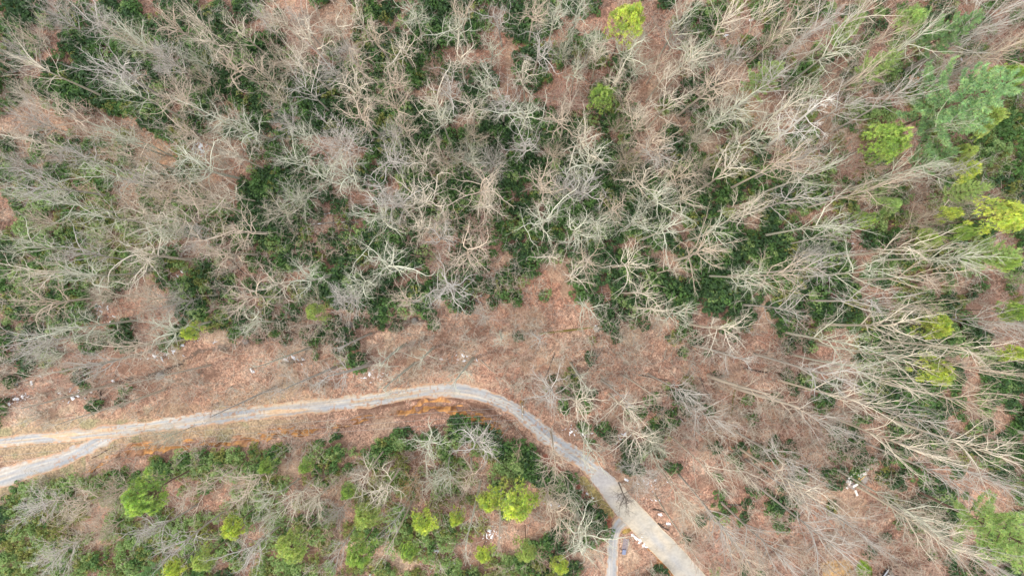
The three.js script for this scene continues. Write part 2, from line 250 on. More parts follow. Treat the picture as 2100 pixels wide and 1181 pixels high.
const OAK = { trunk: 10, tb: 0.10, r0: 0.21, r1: 0.13, limbs: 7, lo: 0.66, e0: 0.35, e1: 1.05, len: 5.2, topLen: 0.85, lr: 0.105, lv: [0,
  { seg: 7, bend: 0.62, up: 0.05, taper: 0.4, kids: 5, from: 0.25, ang: 0.95, ratio: 0.52, kink: 0.12 }, { seg: 5, bend: 0.7, up: 0.03, taper: 0.45, kids: 5, from: 0.2, ang: 0.9, ratio: 0.5, rmin: 0.034, kink: 0.1 },
  { seg: 3, bend: 0.7, up: 0.03, taper: 0.5, kids: 2, from: 0.2, ang: 0.8, ratio: 0.6, rmin: 0.019 }, { seg: 2, bend: 0.6, up: 0.02, taper: 0.5, kids: 0, rmin: 0.010 }] };
const FAN = { trunk: 17, tb: 0.05, r0: 0.23, r1: 0.07, limbs: 9, lo: 0.5, e0: 0.5, e1: 1.2, len: 6.4, topLen: 0.6, lr: 0.082, lv: [0,
  { seg: 6, bend: 0.36, up: 0.06, taper: 0.35, kids: 5, from: 0.15, ang: 0.7, ratio: 0.42, kink: 0.05 }, { seg: 4, bend: 0.28, up: 0.05, taper: 0.45, kids: 4, from: 0.15, ang: 0.55, ratio: 0.52, rmin: 0.030 },
  { seg: 3, bend: 0.3, up: 0.04, taper: 0.5, kids: 2, from: 0.15, ang: 0.5, ratio: 0.6, rmin: 0.016 }, { seg: 2, bend: 0.3, up: 0.03, taper: 0.5, kids: 0, rmin: 0.009 }] };
const FUZZ = { trunk: 5, tb: 0.08, r0: 0.09, r1: 0.05, limbs: 11, lo: 0.35, e0: 0.6, e1: 1.3, len: 3.6, topLen: 0.85, lr: 0.045, lv: [0,
  { seg: 5, bend: 0.3, up: 0.05, taper: 0.35, kids: 6, from: 0.12, ang: 0.6, ratio: 0.48 }, { seg: 3, bend: 0.35, up: 0.04, taper: 0.45, kids: 4, from: 0.1, ang: 0.6, ratio: 0.55, rmin: 0.018 },
  { seg: 3, bend: 0.4, up: 0.04, taper: 0.5, kids: 3, from: 0.15, ang: 0.55, ratio: 0.6, rmin: 0.012 }, { seg: 2, bend: 0.4, up: 0.03, taper: 0.5, kids: 0, rmin: 0.009 }] };
const POLE = { trunk: 18, tb: 0.06, r0: 0.25, r1: 0.07, limbs: 7, lo: 0.55, e0: 0.6, e1: 1.2, len: 2.9, topLen: 0.8, lr: 0.05, lv: [0,
  { seg: 5, bend: 0.35, up: 0.05, taper: 0.4, kids: 4, from: 0.2, ang: 0.6, ratio: 0.45 }, { seg: 3, bend: 0.35, up: 0.04, taper: 0.45, kids: 3, from: 0.2, ang: 0.6, ratio: 0.55, rmin: 0.02 },
  { seg: 2, bend: 0.35, up: 0.03, taper: 0.5, kids: 3, from: 0.2, ang: 0.6, ratio: 0.6, rmin: 0.013 }, { seg: 2, bend: 0.3, up: 0.03, taper: 0.5, kids: 0, rmin: 0.009 }] };
const kinds = {
  o: Array.from({ length: 7 }, (_, i) => makeBare({ ...OAK, limbs: 8 + i % 3, trunk: 9.5 + (i % 4) * 0.6, lo: 0.6 + (i % 3) * 0.08 }, 100 + i)),
  f: Array.from({ length: 6 }, (_, i) => makeBare({ ...FAN, limbs: 9 + i % 4, lo: 0.46 + (i % 3) * 0.07 }, 200 + i)),
  t: Array.from({ length: 4 }, (_, i) => makeBare({ ...FUZZ, limbs: 10 + i % 3 }, 300 + i)),
  n: Array.from({ length: 4 }, (_, i) => makeBare({ ...POLE, limbs: 6 + i % 3 }, 400 + i)),
};
const DEAD = { ...OAK, limbs: 10, lo: 0.3, trunk: 14, e0: 0.3, e1: 0.9, lr: 0.09, len: 4.2, topLen: 0.6, lv: OAK.lv.slice(0, 4).map((l, i) => (i ? { ...l, bend: 0.3, kink: 0, ang: 0.7 } : 0)) };
kinds.d = [makeBare({ ...DEAD, lv: [...DEAD.lv, OAK.lv[4]] }, 501)];
kinds.r = kinds.t; kinds.w = kinds.t; kinds.u = kinds.t; kinds.k = kinds.o;
const CR = { o: 0.82, f: 0.74, t: 0.72, r: 0.72, w: 0.72, u: 0.72, n: 0.84, k: 0.82, d: 0.75 };
const LOOK = { o: ['gnarled cream bare oak', 'gnarled grey bare oak', 'gnarled greenish-grey bare oak', 'gnarled tan bare oak'], f: ['tall upswept cream bare tree', 'tall upswept grey bare tree', 'tall upswept greenish-grey bare tree', 'tall upswept tan bare tree'],
  t: ['small fine-twigged bare tree'], r: ['small reddish-twigged bare tree'], w: ['small whitish-twigged bare tree'], u: ['small rust-twigged bare tree'], n: ['slender bare pole tree'], k: ['dark slender bare tree'], d: ['white dead tree with bare splayed limbs'] };
const NAME = { o: 'bare_oak_tree', f: 'bare_tall_tree', t: 'bare_small_tree', r: 'bare_small_tree', w: 'bare_small_tree', u: 'bare_small_tree', n: 'bare_pole_tree', k: 'bare_pole_tree', d: 'dead_tree' };
// crown centre and crown width on the plan, by kind: o gnarled oak, f upswept, t fine, w whitish, r reddish, u rust, n pole, k dark pole, d dead
const bareList = `
100 25 90 t,170 30 100 o,245 55 90 o,330 20 90 o,378 20 60 o,410 55 95 o,470 40 80 o,515 15 70 o,265 72 90 f,185 120 130 o,75 135 110 f,20 100 80 t,290 88 75 t,330 115 90 w,395 110 95 t,455 110 110 o,510 120 80 o,400 152 80 t,265 185 100 f,330 187 110 o,120 225 125 f,60 245 90 t,20 270 90 o,180 260 80 o,240 277 70 o,430 240 110 o,490 245 100 o,362 265 100 o,40 190 80 t,30 60 90 t
555 10 90 o,600 22 60 o,670 45 90 o,625 72 120 o,730 30 90 o,765 60 90 o,820 75 110 o,840 10 80 o,940 8 80 o,935 37 110 o,1025 15 80 o,1000 85 70 o,940 112 90 o,890 140 55 r,620 122 100 o,670 137 90 o,730 118 110 o,795 160 90 o,910 165 110 o,990 150 100 o,620 175 105 f,730 167 100 o,560 190 80 t,800 195 100 o,885 210 120 o,960 205 90 o,1030 200 110 o,575 240 90 w,740 230 110 o,825 250 80 o,900 237 90 o,790 262 60 o,690 287 135 w,620 280 80 f,970 272 70 t,565 115 70 t,700 90 75 o
1090 10 90 o,1135 22 90 o,1190 15 90 o,1100 87 110 o,1160 97 70 t,1220 60 90 o,1240 95 60 o,1300 92 110 o,1410 25 110 f,1500 40 115 f,1400 60 80 t,1430 85 120 o,1370 105 70 o,1420 115 110 f,1520 110 110 f,1310 130 80 t,1270 160 80 o,1290 182 70 o,1370 147 80 o,1190 130 70 o,1080 142 90 o,1160 190 110 r,1085 212 130 o,1165 235 110 o,1375 208 115 f,1460 165 130 f,1500 220 120 f,1310 222 80 o,1330 243 80 o,1475 245 110 f,1210 275 130 o,1345 283 110 o,1275 250 60 t,1520 282 130 f,1075 287 100 o,1540 195 90 u,1440 270 80 t
1590 15 90 f,1640 30 100 f,1700 30 115 f,1780 15 100 f,1830 60 105 f,1720 97 135 f,1890 75 125 f,1660 70 95 f,1610 60 90 t,1600 150 105 f,1680 168 105 o,1745 212 105 f,1665 247 120 d,1770 152 100 f,1850 200 105 f,1940 252 105 f,2020 60 125 f,2062 30 110 f,2072 92 120 f,1992 122 85 t,1610 220 100 f,1580 272 105 f
20 332 90 t,100 305 90 o,175 347 100 o,270 315 120 f,300 347 80 o,390 325 130 o,475 313 90 o,85 370 110 f,130 415 110 f,200 440 110 f,250 370 95 o,260 425 80 o,305 380 115 o,355 390 115 o,410 412 110 o,445 385 90 o,330 450 110 o,290 470 100 o,375 480 90 w,470 460 140 o,430 510 100 o,15 392 80 o,15 510 100 o,125 525 100 o,270 522 170 o,190 490 105 t,60 450 95 t,120 555 120 o,20 562 110 o
600 322 110 f,645 345 90 o,695 338 110 o,790 327 110 o,865 310 90 o,910 320 95 t,960 320 90 t,1010 322 90 t,765 390 130 o,880 397 140 o,995 387 150 o,1010 412 90 o,765 447 125 o,805 420 110 o,905 440 110 o,860 467 90 o,910 482 90 o,985 472 120 r,950 527 130 o,770 542 160 o,890 527 80 r,620 562 100 o,545 582 130 f,900 582 140 o,720 577 90 o,600 400 95 t,560 430 90 t
1140 312 90 t,1220 312 130 o,1290 317 95 t,1350 310 105 o,1125 385 120 o,1170 370 85 o,1215 382 130 o,1325 357 110 o,1270 412 90 o,1365 397 135 o,1415 352 95 o,1450 340 90 t,1425 392 95 o,1510 350 145 f,1555 402 110 o,1115 457 145 o,1190 482 110 o,1225 450 95 o,1310 457 100 o,1370 472 145 f,1290 540 130 f,1205 530 110 f,1140 520 80 o,1475 475 125 f,1450 522 150 f,1395 555 95 f,1540 440 105 f,1180 575 115 f,1540 560 110 f
1600 340 115 f,1650 320 105 f,1760 330 100 r,1690 347 105 f,1640 405 135 f,1690 457 145 f,1880 347 115 f,1800 387 105 f,1730 482 95 f,1870 512 145 f,1960 522 120 f,1600 560 140 f,1680 552 120 f,1780 562 140 f,1900 572 145 f,2010 420 85 t,1930 450 95 t,2000 332 80 o,1670 522 75 w
30 612 110 o,100 672 120 o,190 607 90 t,290 612 85 t,345 617 80 t,315 672 105 o,245 717 120 o,20 702 100 o,70 732 90 t,150 747 90 o,180 682 80 t,505 612 130 f,490 672 80 o,120 862 60 n,20 838 60 n,40 772 60 n,230 800 50 n
630 617 65 t,705 612 85 w,835 622 90 o,990 652 55 t,690 707 55 n,775 737 65 n,680 787 80 n,575 802 65 n,850 742 70 n,945 780 65 n,1020 702 50 n,790 792 70 n,520 747 45 n,430 850 55 n
1205 622 115 f,1100 702 50 n,1205 788 50 n,1285 832 60 n,1340 817 55 n,1400 812 90 f,1530 742 80 n,1125 812 120 o,1190 852 120 o,1290 852 120 f,1470 872 105 f,1575 824 75 n,1345 637 105 f,1500 682 135 f,1320 602 95 f,1390 642 95 f
1620 632 115 f,1790 622 145 f,1740 702 160 f,1830 682 145 f,1850 737 145 f,1700 767 125 f,1770 762 140 f,1860 792 115 f,1780 842 165 f,1990 722 150 f,2050 662 110 f,2020 762 110 f,2000 832 130 f,1640 852 80 n,1900 872 135 f,1890 632 105 f,1720 872 95 f
50 1057 115 w,130 1062 105 o,225 1017 85 t,400 1012 90 o,495 1007 110 o,200 1097 85 t,290 1112 105 o,350 1132 105 o,500 1152 110 o,90 1150 95 w,335 900 60 t
590 1032 80 o,640 1037 90 o,545 1042 80 o,685 1062 70 t,865 927 110 o,745 977 90 f,790 1007 110 o,840 1007 80 u,880 1007 70 o,905 982 70 o,955 987 90 o,990 922 120 o,545 1082 65 o,810 1082 75 f,695 1132 65 f,790 1142 45 n,965 1112 50 n,1020 1117 55 n
1145 942 105 f,1210 932 115 f,1310 907 130 f,1350 922 100 t,1320 987 80 w,1120 1032 90 o,1180 1042 70 o,1150 1087 110 o,1200 1117 145 o,1400 1012 85 f,1420 1042 95 f,1490 1082 105 f,1540 1142 130 f,1470 982 95 f,1530 962 95 f,1288 1026 70 k,1430 1140 50 n
1630 962 125 f,1650 1012 130 f,1680 1052 140 f,1700 1112 130 f,1600 1152 115 f,1888 1058 125 f,1960 1112 150 f,1900 932 140 f,2010 922 150 f,1955 987 110 f,2045 987 100 f,1760 1092 100 f,2050 1162 110 f`.trim().split(/[,\n]+/).map((s) => { const q = s.trim().split(/\s+/); return [+q[0], +q[1], +q[2], q[3]]; });
const RT = rng(4242);
for (const [px, py, dpx, k] of bareList) {
  const set = kinds[k], v = set[Math.floor(RT() * set.length)], tone = Math.floor(RT() * 4);
  const far = step(1250, 1650, px), low = step(640, 800, py);
  let H = { o: 16.5 + 4 * step(500, 0, px) + 3 * far, f: 19 + 5 * far + 3.5 * low * far + 2 * low, t: 10.5 + 3 * far, r: 10.5, w: 12, u: 9, n: 21 + 4 * low, k: 10, d: 20 }[k] * (0.9 + 0.2 * RT());
  for (const f of [1, 1.15, 0.85, 1.3, 0.7, 0.55]) if (roadNear(...plan(...at(px, py, H * f * CR[k]))) > 27) { H *= f; break; }
  const hc = H * CR[k], [x, z] = at(px, py, hc), y = groundH(x, z), s = dpx / FOCAL * (EYE - hc) / 2 / v.R * (k === 'f' ? 0.92 : 1), sy = H / v.H;
  const g = new THREE.Group();
  const tm = k === 'd' ? whiteBark : k === 'k' ? darkBark : trunkBark[tone], bm = k === 'd' ? whiteBark : k === 'k' ? darkBark : k === 'w' ? paleTwig : k === 'r' ? twigMat[3] : bark[tone], wm = k === 'd' ? whiteBark : k === 'k' ? darkBark : k === 'r' ? redTwig : k === 'u' ? rustTwig : k === 'w' ? paleTwig : twigMat[tone];
  put(new THREE.Mesh(v.trunk, tm), 'trunk', null, g);
  for (const l of v.limbs) put(new THREE.Mesh(l, bm), 'limb', null, g);
  put(new THREE.Mesh(v.twigs, wm), 'twigs', { kind: 'stuff' }, g);
  g.position.set(x, y, z); g.rotation.y = RT() * TAU; g.scale.set(s, sy, s);
  put(g, NAME[k], { category: 'tree', group: { o: 'bare gnarled oaks', f: 'tall bare upswept trees', t: 'small bare understorey trees', r: 'small bare understorey trees', w: 'small bare understorey trees', u: 'small bare understorey trees', n: 'slender pole trees', k: 'slender pole trees' }[k] });
  if (k === 'd') g.userData.label = 'white dead tree with bare splayed limbs in upper right woods'; else name_later(g, NAME[k], LOOK[k][tone % LOOK[k].length], px, py);
}

{ // the woods go on beyond the plot on every side
  const R = rng(31), woods = put(new THREE.Group(), 'surrounding_woods', { kind: 'stuff', label: 'bare woods going on all around beyond the surveyed plot', category: 'woods' }), use = [kinds.o[0], kinds.o[3], kinds.f[1], kinds.f[4], kinds.t[2]], lists = use.map(() => []);
  for (let i = 0; i < 420; i++) { const q = Math.floor(R() * 5), v = use[q], H = v.H * (0.85 + 0.3 * R()), x = (R() - 0.5) * 236, z = (R() - 0.5) * 166, k = EYE / (EYE - H * 0.45), [px, py] = plan(x * k, z * k); if ((px > -70 && px < 2170 && py > -60 && py < 1240) || roadNear(...plan(x, z)) < 40) continue; const s = 0.8 + 0.35 * R(); lists[q].push(new THREE.Matrix4().compose(V(x, groundH(x, z), z), new THREE.Quaternion().setFromEuler(new THREE.Euler(0, R() * TAU, 0)), V(s, H / v.H, s))); }
  use.forEach((v, q) => { for (const [g, m, n] of [[v.trunk, trunkBark[q % 4], 'trunks'], [mergeGeometries([...v.limbs, v.twigs]), bark[q % 4], 'branches']]) { const im = new THREE.InstancedMesh(g, m, lists[q].length); lists[q].forEach((t, i) => im.setMatrixAt(i, t)); put(im, n, { kind: 'stuff' }, woods); } });
}

// ---------------------------------------------------------------- evergreen shrubs
function leafWhorl(B, p, n, R, size, count, cols) {
  const a = Math.abs(n.y) < 0.95 ? V(0, 1, 0) : V(1, 0, 0), s = n.clone().cross(a).normalize(), t = s.clone().cross(n).normalize(), az0 = R() * TAU, c0 = cols[Math.floor(R() * cols.length)], k = 0.75 + 0.5 * R();
  for (let i = 0; i < count; i++) {
    const az = az0 + i / count * TAU + (R() - 0.5) * 0.5, out = s.clone().multiplyScalar(Math.cos(az)).addScaledVector(t, Math.sin(az)), L = size * (0.7 + 0.6 * R()), w = L * 0.24;
    const d = out.clone().addScaledVector(n, 0.15 + 0.6 * R()).normalize(), e = d.clone().cross(n).normalize(), m = p.clone().addScaledVector(d, L * 0.5), tip = p.clone().addScaledVector(d, L).addScaledVector(n, -L * 0.15), kk = k * (0.85 + 0.3 * R()), c = c0.map((v) => lin(v) * kk);
    const l = m.clone().addScaledVector(e, w), r = m.clone().addScaledVector(e, -w); B.tri(p, r, tip, c); B.tri(p, tip, l, c);
  }
}
function makeShrub(seed, cols, lobes, whorls, size, count, tall = 1) {
  const R = rng(seed), B = new Blades(), T = new Tubes(), L = [];
  for (let i = 0; i < lobes; i++) { const a = R() * TAU, d = Math.sqrt(R()) * 0.95; L.push({ c: V(Math.cos(a) * d, (0.35 + 0.75 * R()) * tall * (1.1 - 0.5 * d), Math.sin(a) * d), r: 0.18 + 0.2 * R() }); }
  for (const l of L) { const b = V(l.c.x * 0.15, -0.1, l.c.z * 0.15), m = V(l.c.x * 0.5, l.c.y * 0.5, l.c.z * 0.5); T.add([b, m, l.c.clone()], [0.035, 0.025, 0.012], 4); }
  for (let i = 0; i < whorls; i++) {
    const l = L[Math.floor(R() * L.length)], u = R() * 1.7 - 0.7, a = R() * TAU, q = Math.sqrt(Math.max(0, 1 - u * u)), n = V(q * Math.cos(a), u, q * Math.sin(a)).normalize(), rr = l.r * (0.55 + 0.5 * Math.sqrt(R()));
    const p = l.c.clone().addScaledVector(n, rr); if (p.y < 0.05) p.y = 0.05 + 0.1 * R(); n.y += 0.5; n.normalize(); leafWhorl(B, p, n, R, size, count, cols);
  }
  return { leaves: B.geo(), stems: T.geo() };
}
const GREEN = { dark: [[62, 98, 52], [54, 88, 48], [72, 108, 52]], mid: [[88, 130, 60], [102, 140, 68], [80, 118, 58]], light: [[150, 178, 104], [136, 170, 98], [164, 186, 116]], olive: [[144, 152, 78], [128, 140, 72], [160, 162, 84]], rust: [[186, 124, 50], [170, 110, 48], [196, 138, 60]] };
const leafMat = new THREE.MeshPhysicalMaterial({ vertexColors: true, roughness: 0.75, transmission: 0.3, thickness: 0, side: THREE.DoubleSide }), softLeaf = new THREE.MeshPhysicalMaterial({ vertexColors: true, roughness: 0.95, transmission: 0.4, thickness: 0, side: THREE.DoubleSide }), stemMat = M([96, 84, 70]);
const shrubs = {
  dark: [0, 1, 2, 3, 4].map((i) => makeShrub(600 + i, GREEN.dark, 13 + i, 280, 0.15, 6)), mid: [0, 1, 2, 3].map((i) => makeShrub(620 + i, GREEN.mid, 12 + i, 260, 0.14, 6)),
  light: [0, 1, 2, 3].map((i) => makeShrub(640 + i, GREEN.light, 13 + i, 210, 0.13, 5, 1.3)), olive: [0, 1].map((i) => makeShrub(660 + i, GREEN.olive, 12, 210, 0.13, 5)), rust: [makeShrub(680, GREEN.rust, 8, 300, 0.13, 5)],
};
const RS = rng(777), spots = [];
const lightness = (px, py) => 0.12 + 0.7 * blob(px, py, 190, 450, 260, 180) + 0.6 * blob(px, py, 1850, 250, 380, 260) + 0.75 * (py > 880 && px < 1120 ? step(880, 940, py) : 0) + 0.3 * blob(px, py, 2050, 600, 200, 300);
// the clumps one can pick out
for (const [px, py, d, c] of [[347, 515, 40, 'mid'], [352, 540, 34, 'olive'], [335, 535, 34, 'mid'], [530, 385, 46, 'mid'], [560, 370, 44, 'dark'], [590, 364, 44, 'dark'], [618, 375, 42, 'dark'], [638, 390, 34, 'mid'], [520, 415, 40, 'dark'], [545, 420, 38, 'dark'], [555, 460, 44, 'dark'], [575, 465, 40, 'dark'], [540, 445, 40, 'dark'],
  [1465, 590, 44, 'dark'], [1490, 595, 42, 'dark'], [1475, 620, 42, 'dark'], [1460, 635, 36, 'dark'], [1505, 600, 34, 'mid'], [1470, 570, 34, 'mid'], [725, 742, 40, 'dark'], [735, 752, 30, 'mid'], [700, 745, 30, 'olive'], [1040, 600, 40, 'mid'], [1060, 612, 34, 'mid'], [1030, 585, 36, 'olive'], [1055, 590, 30, 'olive'], [1102, 535, 40, 'mid'], [1085, 528, 30, 'dark'], [1115, 520, 34, 'mid'],
  [1290, 945, 44, 'dark'], [1300, 960, 36, 'dark'], [1290, 915, 32, 'dark'], [1405, 810, 36, 'dark'], [1398, 830, 30, 'mid'], [1428, 812, 26, 'dark'], [1410, 845, 30, 'dark'], [1170, 775, 34, 'olive'], [1178, 800, 34, 'mid'], [1160, 835, 30, 'mid'], [1190, 820, 26, 'mid'], [1545, 862, 28, 'mid'], [1716, 992, 36, 'dark'], [1708, 975, 30, 'mid'],
  [1215, 698, 18, 'olive'], [240, 690, 44, 'dark'], [255, 705, 36, 'dark'], [232, 675, 34, 'mid'], [505, 440, 34, 'dark'], [640, 437, 24, 'dark'], [650, 445, 20, 'mid'], [712, 440, 26, 'mid'], [520, 545, 30, 'mid'], [660, 495, 24, 'light'], [655, 505, 20, 'mid'],
  [1480, 1015, 26, 'mid'], [1508, 1047, 16, 'mid'], [1465, 1040, 10, 'mid'], [1878, 165, 26, 'rust'], [1905, 465, 22, 'mid'], [1825, 180, 24, 'dark'], [1805, 185, 22, 'dark'], [1990, 105, 24, 'dark'], [1915, 120, 24, 'olive'], [1905, 1000, 34, 'dark'], [1935, 1005, 32, 'dark'], [1850, 815, 50, 'mid'], [1885, 830, 46, 'mid'], [1870, 800, 44, 'mid'], [1905, 810, 40, 'mid'], [1915, 840, 36, 'mid'], [1940, 1080, 40, 'dark'], [1955, 1060, 34, 'dark'],
  [188, 152, 60, 'dark'], [205, 160, 46, 'dark'], [100, 175, 40, 'mid'], [130, 180, 44, 'mid'], [155, 190, 40, 'mid'], [45, 85, 36, 'dark'], [60, 20, 50, 'dark'], [25, 15, 44, 'dark'], [280, 135, 40, 'dark'], [310, 160, 36, 'dark'], [440, 190, 44, 'dark'], [320, 60, 44, 'dark'], [760, 40, 30, 'mid'], [800, 20, 36, 'dark'], [875, 35, 44, 'dark'], [920, 150, 30, 'mid'], [880, 65, 30, 'light'], [920, 70, 30, 'light'], [1110, 40, 36, 'mid'], [1140, 48, 30, 'dark'], [1060, 10, 40, 'dark'], [958, 400, 44, 'mid'], [962, 420, 36, 'mid'], [1010, 465, 40, 'mid'], [830, 400, 34, 'mid'], [800, 480, 44, 'dark'], [815, 500, 40, 'mid'],
  [655, 555, 40, 'mid'], [690, 565, 44, 'mid'], [735, 585, 50, 'dark'], [770, 590, 50, 'dark'], [750, 610, 50, 'dark'], [790, 625, 44, 'mid'], [780, 570, 40, 'dark'], [945, 560, 40, 'dark'], [950, 600, 44, 'dark'], [955, 625, 36, 'dark'], [940, 520, 44, 'dark'], [975, 510, 40, 'dark'], [990, 535, 36, 'mid'], [590, 640, 36, 'mid'], [605, 645, 30, 'dark'], [380, 610, 44, 'mid'], [370, 640, 44, 'dark'], [395, 640, 40, 'dark'], [385, 585, 34, 'dark'], [435, 660, 36, 'olive'], [455, 655, 34, 'olive'],
  [100, 480, 50, 'light'], [85, 490, 40, 'mid'], [150, 450, 40, 'olive'], [75, 620, 44, 'mid'], [150, 645, 44, 'mid'], [110, 680, 36, 'light'], [45, 740, 44, 'dark'], [160, 770, 40, 'dark']]) spots.push([px, py, d, c, true]);
// the dark band beside the road, and the bright clumps along the edge of the lower woods
for (let i = 0; i < 46; i++) { const L = [[935, 875], [985, 880], [1040, 905], [1085, 930], [1110, 962], [1150, 1000], [1195, 1028], [1225, 1062], [1238, 1088]], t = i / 45 * (L.length - 1.001), k = Math.floor(t), f = t - k; spots.push([lerp(L[k][0], L[k + 1][0], f) + (RS() - 0.5) * 26 - 6, lerp(L[k][1], L[k + 1][1], f) + (RS() - 0.5) * 26 + 5, 30 + 12 * RS(), RS() < 0.55 ? 'dark' : 'mid', true]); }
for (let i = 0; i < 60; i++) { const L = [[5, 1008], [60, 1003], [110, 990], [150, 985], [235, 960], [290, 965], [340, 950], [400, 945], [450, 940], [540, 950], [600, 920], [680, 905], [720, 920], [790, 905], [830, 895], [930, 880]], t = RS() * (L.length - 1.001), k = Math.floor(t), f = t - k; spots.push([lerp(L[k][0], L[k + 1][0], f) + (RS() - 0.5) * 22, lerp(L[k][1], L[k + 1][1], f) + RS() * 26 - 4, 20 + 18 * RS(), RS() < 0.6 ? 'mid' : 'light', true]); }
for (let r = 0; r < 17; r++) for (let c = 0; c < 30; c++) {
  const n = (+DENS[r][c]) * (r > 12 && c < 17 ? 3.4 : 5.2) * (1 + 0.6 * Math.min(1, lightness(c * 70 + 35, r * 70 + 35))); let m = Math.floor(n) + (RS() < n % 1 ? 1 : 0);
  while (m-- > 0) {
    const px = (c + RS()) * 70, py = (r + RS()) * 70, dd = dens(px, py), cl = fbm(px * 0.02, py * 0.02, 120, 2);
    if (roadNear(px, py) < 34 || segDist(px, py, clayLine)[0] < 16 || cl < 0.56 - dd * 0.042) continue;
    const q = RS(), li = lightness(px, py); spots.push([px, py, 19 + 28 * RS() * RS() * (0.6 + 0.07 * dd), q < li * 0.55 ? 'light' : q < li ? 'olive' : q < li + 0.35 ? 'mid' : 'dark', false]);
  }
}
for (let i = 0; i < 260; i++) { const s = RS(), px = s < 0.5 ? (RS() < 0.5 ? -60 * RS() : 2100 + 60 * RS()) : 2100 * RS(), py = s < 0.5 ? 1181 * RS() : (RS() < 0.6 ? -50 * RS() : 1181 + 50 * RS()); if (roadNear(px, py) > 40) spots.push([px, py, 24 + 22 * RS(), RS() < 0.5 ? 'mid' : 'dark', false, true]); }
spots.forEach((s, i) => { s.i = i; s.v = Math.floor(RS() * shrubs[s[3]].length); s.a = RS() * TAU; s.h = (0.75 + 0.5 * RS()); });
const inView = spots.filter((s) => !s[5] && s[0] > 8 && s[0] < 2092 && s[1] > 8 && s[1] < 1173).sort((a, b) => (b[4] ? 1000 : 0) + b[2] - (a[4] ? 1000 : 0) - a[2]);
const single = new Set(inView.slice(0, 298).map((s) => s.i)), massOf = {};
const SL = { dark: 'dark green evergreen shrub', mid: 'mid green evergreen shrub', light: 'pale green leafy shrub', olive: 'olive green shrub', rust: 'rust-orange shrub' };
for (const s of spots) {
  const [px, py, d, c] = s, r = d / 2 / 15, hh = r * 0.9, [x, z] = at(px, py, hh), y = groundH(x, z), e = new THREE.Euler(0, s.a, 0), m = new THREE.Matrix4().compose(V(x, y, z), new THREE.Quaternion().setFromEuler(e), V(r, r * 1.35 * s.h, r)), v = shrubs[c][s.v];
  if (single.has(s.i)) {
    const g = new THREE.Group(); put(new THREE.Mesh(v.leaves, c === 'light' ? softLeaf : leafMat), 'foliage', null, g); put(new THREE.Mesh(v.stems, stemMat), 'stems', { kind: 'stuff' }, g);
    g.position.set(x, y, z); g.rotation.y = s.a; g.scale.set(r, r * 1.35 * s.h, r); put(g, 'evergreen_shrub', { category: 'shrub', group: 'evergreen shrubs under the bare trees' }); name_later(g, 'shrub', SL[c], px, py);
  } else (massOf[c + s.v] ??= { c, v, list: [] }).list.push(m);
}
const thicket = put(new THREE.Group(), 'evergreen_undergrowth', { kind: 'stuff', label: 'small evergreen undergrowth spread beneath the bare trees', category: 'undergrowth' });
for (const { c, v, list } of Object.values(massOf)) { const im = new THREE.InstancedMesh(v.leaves, c === 'light' ? softLeaf : leafMat, list.length); list.forEach((m, i) => im.setMatrixAt(i, m)); put(im, 'foliage', { kind: 'stuff' }, thicket); }

// ---------------------------------------------------------------- pines
const NEEDLE = { yellow: [[216, 226, 104], [204, 220, 98], [226, 232, 122], [184, 210, 98]], green: [[178, 206, 96], [164, 196, 92], [190, 212, 106], [146, 180, 84]], olive: [[186, 204, 112], [170, 192, 104], [200, 212, 122]], blue: [[164, 204, 138], [146, 186, 128], [176, 206, 142], [128, 170, 116]], pale: [[188, 214, 132], [174, 204, 126], [200, 218, 142]] };
function tuft(B, p, n, R, L, count, col) {
  const k = 0.8 + 0.4 * R();
  for (let i = 0; i < count; i++) { const d = V(R() - 0.5, R() - 0.5, R() - 0.5).normalize().multiplyScalar(0.95).add(n).normalize(), s = d.clone().cross(V(R() - 0.5, R() - 0.5, R() - 0.5)).normalize().multiplyScalar(L * 0.10), c = col.map((v) => lin(v) * k * (0.85 + 0.3 * R())); B.tri(p.clone().add(s), p.clone().sub(s), p.clone().addScaledVector(d, L * (0.7 + 0.5 * R())), c); }
}
function makeYellowPine(seed, cols) { // unit crown radius, unit height: crown in the upper 45 %
  const R = rng(seed), B = new Blades(), T = new Tubes(), t = new Tubes(), H = 9, lobes = [];
  t.add([V(0, -0.3, 0), V(0.1, H * 0.35, 0.05), V(-0.05, H * 0.7, 0.1), V(0.05, H * 0.98, 0)], [0.12, 0.1, 0.07, 0.02], 7);
  for (let i = 0; i < 44; i++) { const a = i * 2.4 + R(), q = Math.sqrt((i + 0.5) / 44) * 0.86 * 2.6 * (0.62 + 0.62 * noise(a * 0.9 + seed, seed, 7)) * (0.85 + 0.3 * R()), y = H * (0.96 - 0.05 * R()) - (q / 2.6) ** 2 * 2.6 - R() * 0.9; lobes.push({ c: V(Math.cos(a) * q, y, Math.sin(a) * q), r: 0.3 + 0.4 * R() }); T.add([V(0, y - 0.9 - 0.3 * q, 0), V(Math.cos(a) * q * 0.5, y - 0.5, Math.sin(a) * q * 0.5), V(Math.cos(a) * q, y, Math.sin(a) * q)], [0.05, 0.035, 0.015], 4); }
  for (const l of lobes) { const lc = Math.floor(R() * cols.length), dim = 0.8 + 0.4 * R(); for (let k = 0; k < 26; k++) { const u = R() * 1.5 - 0.5, a = R() * TAU, q = Math.sqrt(Math.max(0, 1 - u * u)), n = V(q * Math.cos(a), u, q * Math.sin(a)), p = l.c.clone().addScaledVector(n, l.r * (0.6 + 0.45 * R())); n.y += 0.7; n.normalize(); tuft(B, p, n, R, 0.3, 13, (R() < 0.7 ? cols[lc] : cols[Math.floor(R() * cols.length)]).map((v) => v * Math.sqrt(dim))); } }
  return { trunk: t.geo(), branches: T.geo(), needles: B.geo(), R: 2.75, H };
}
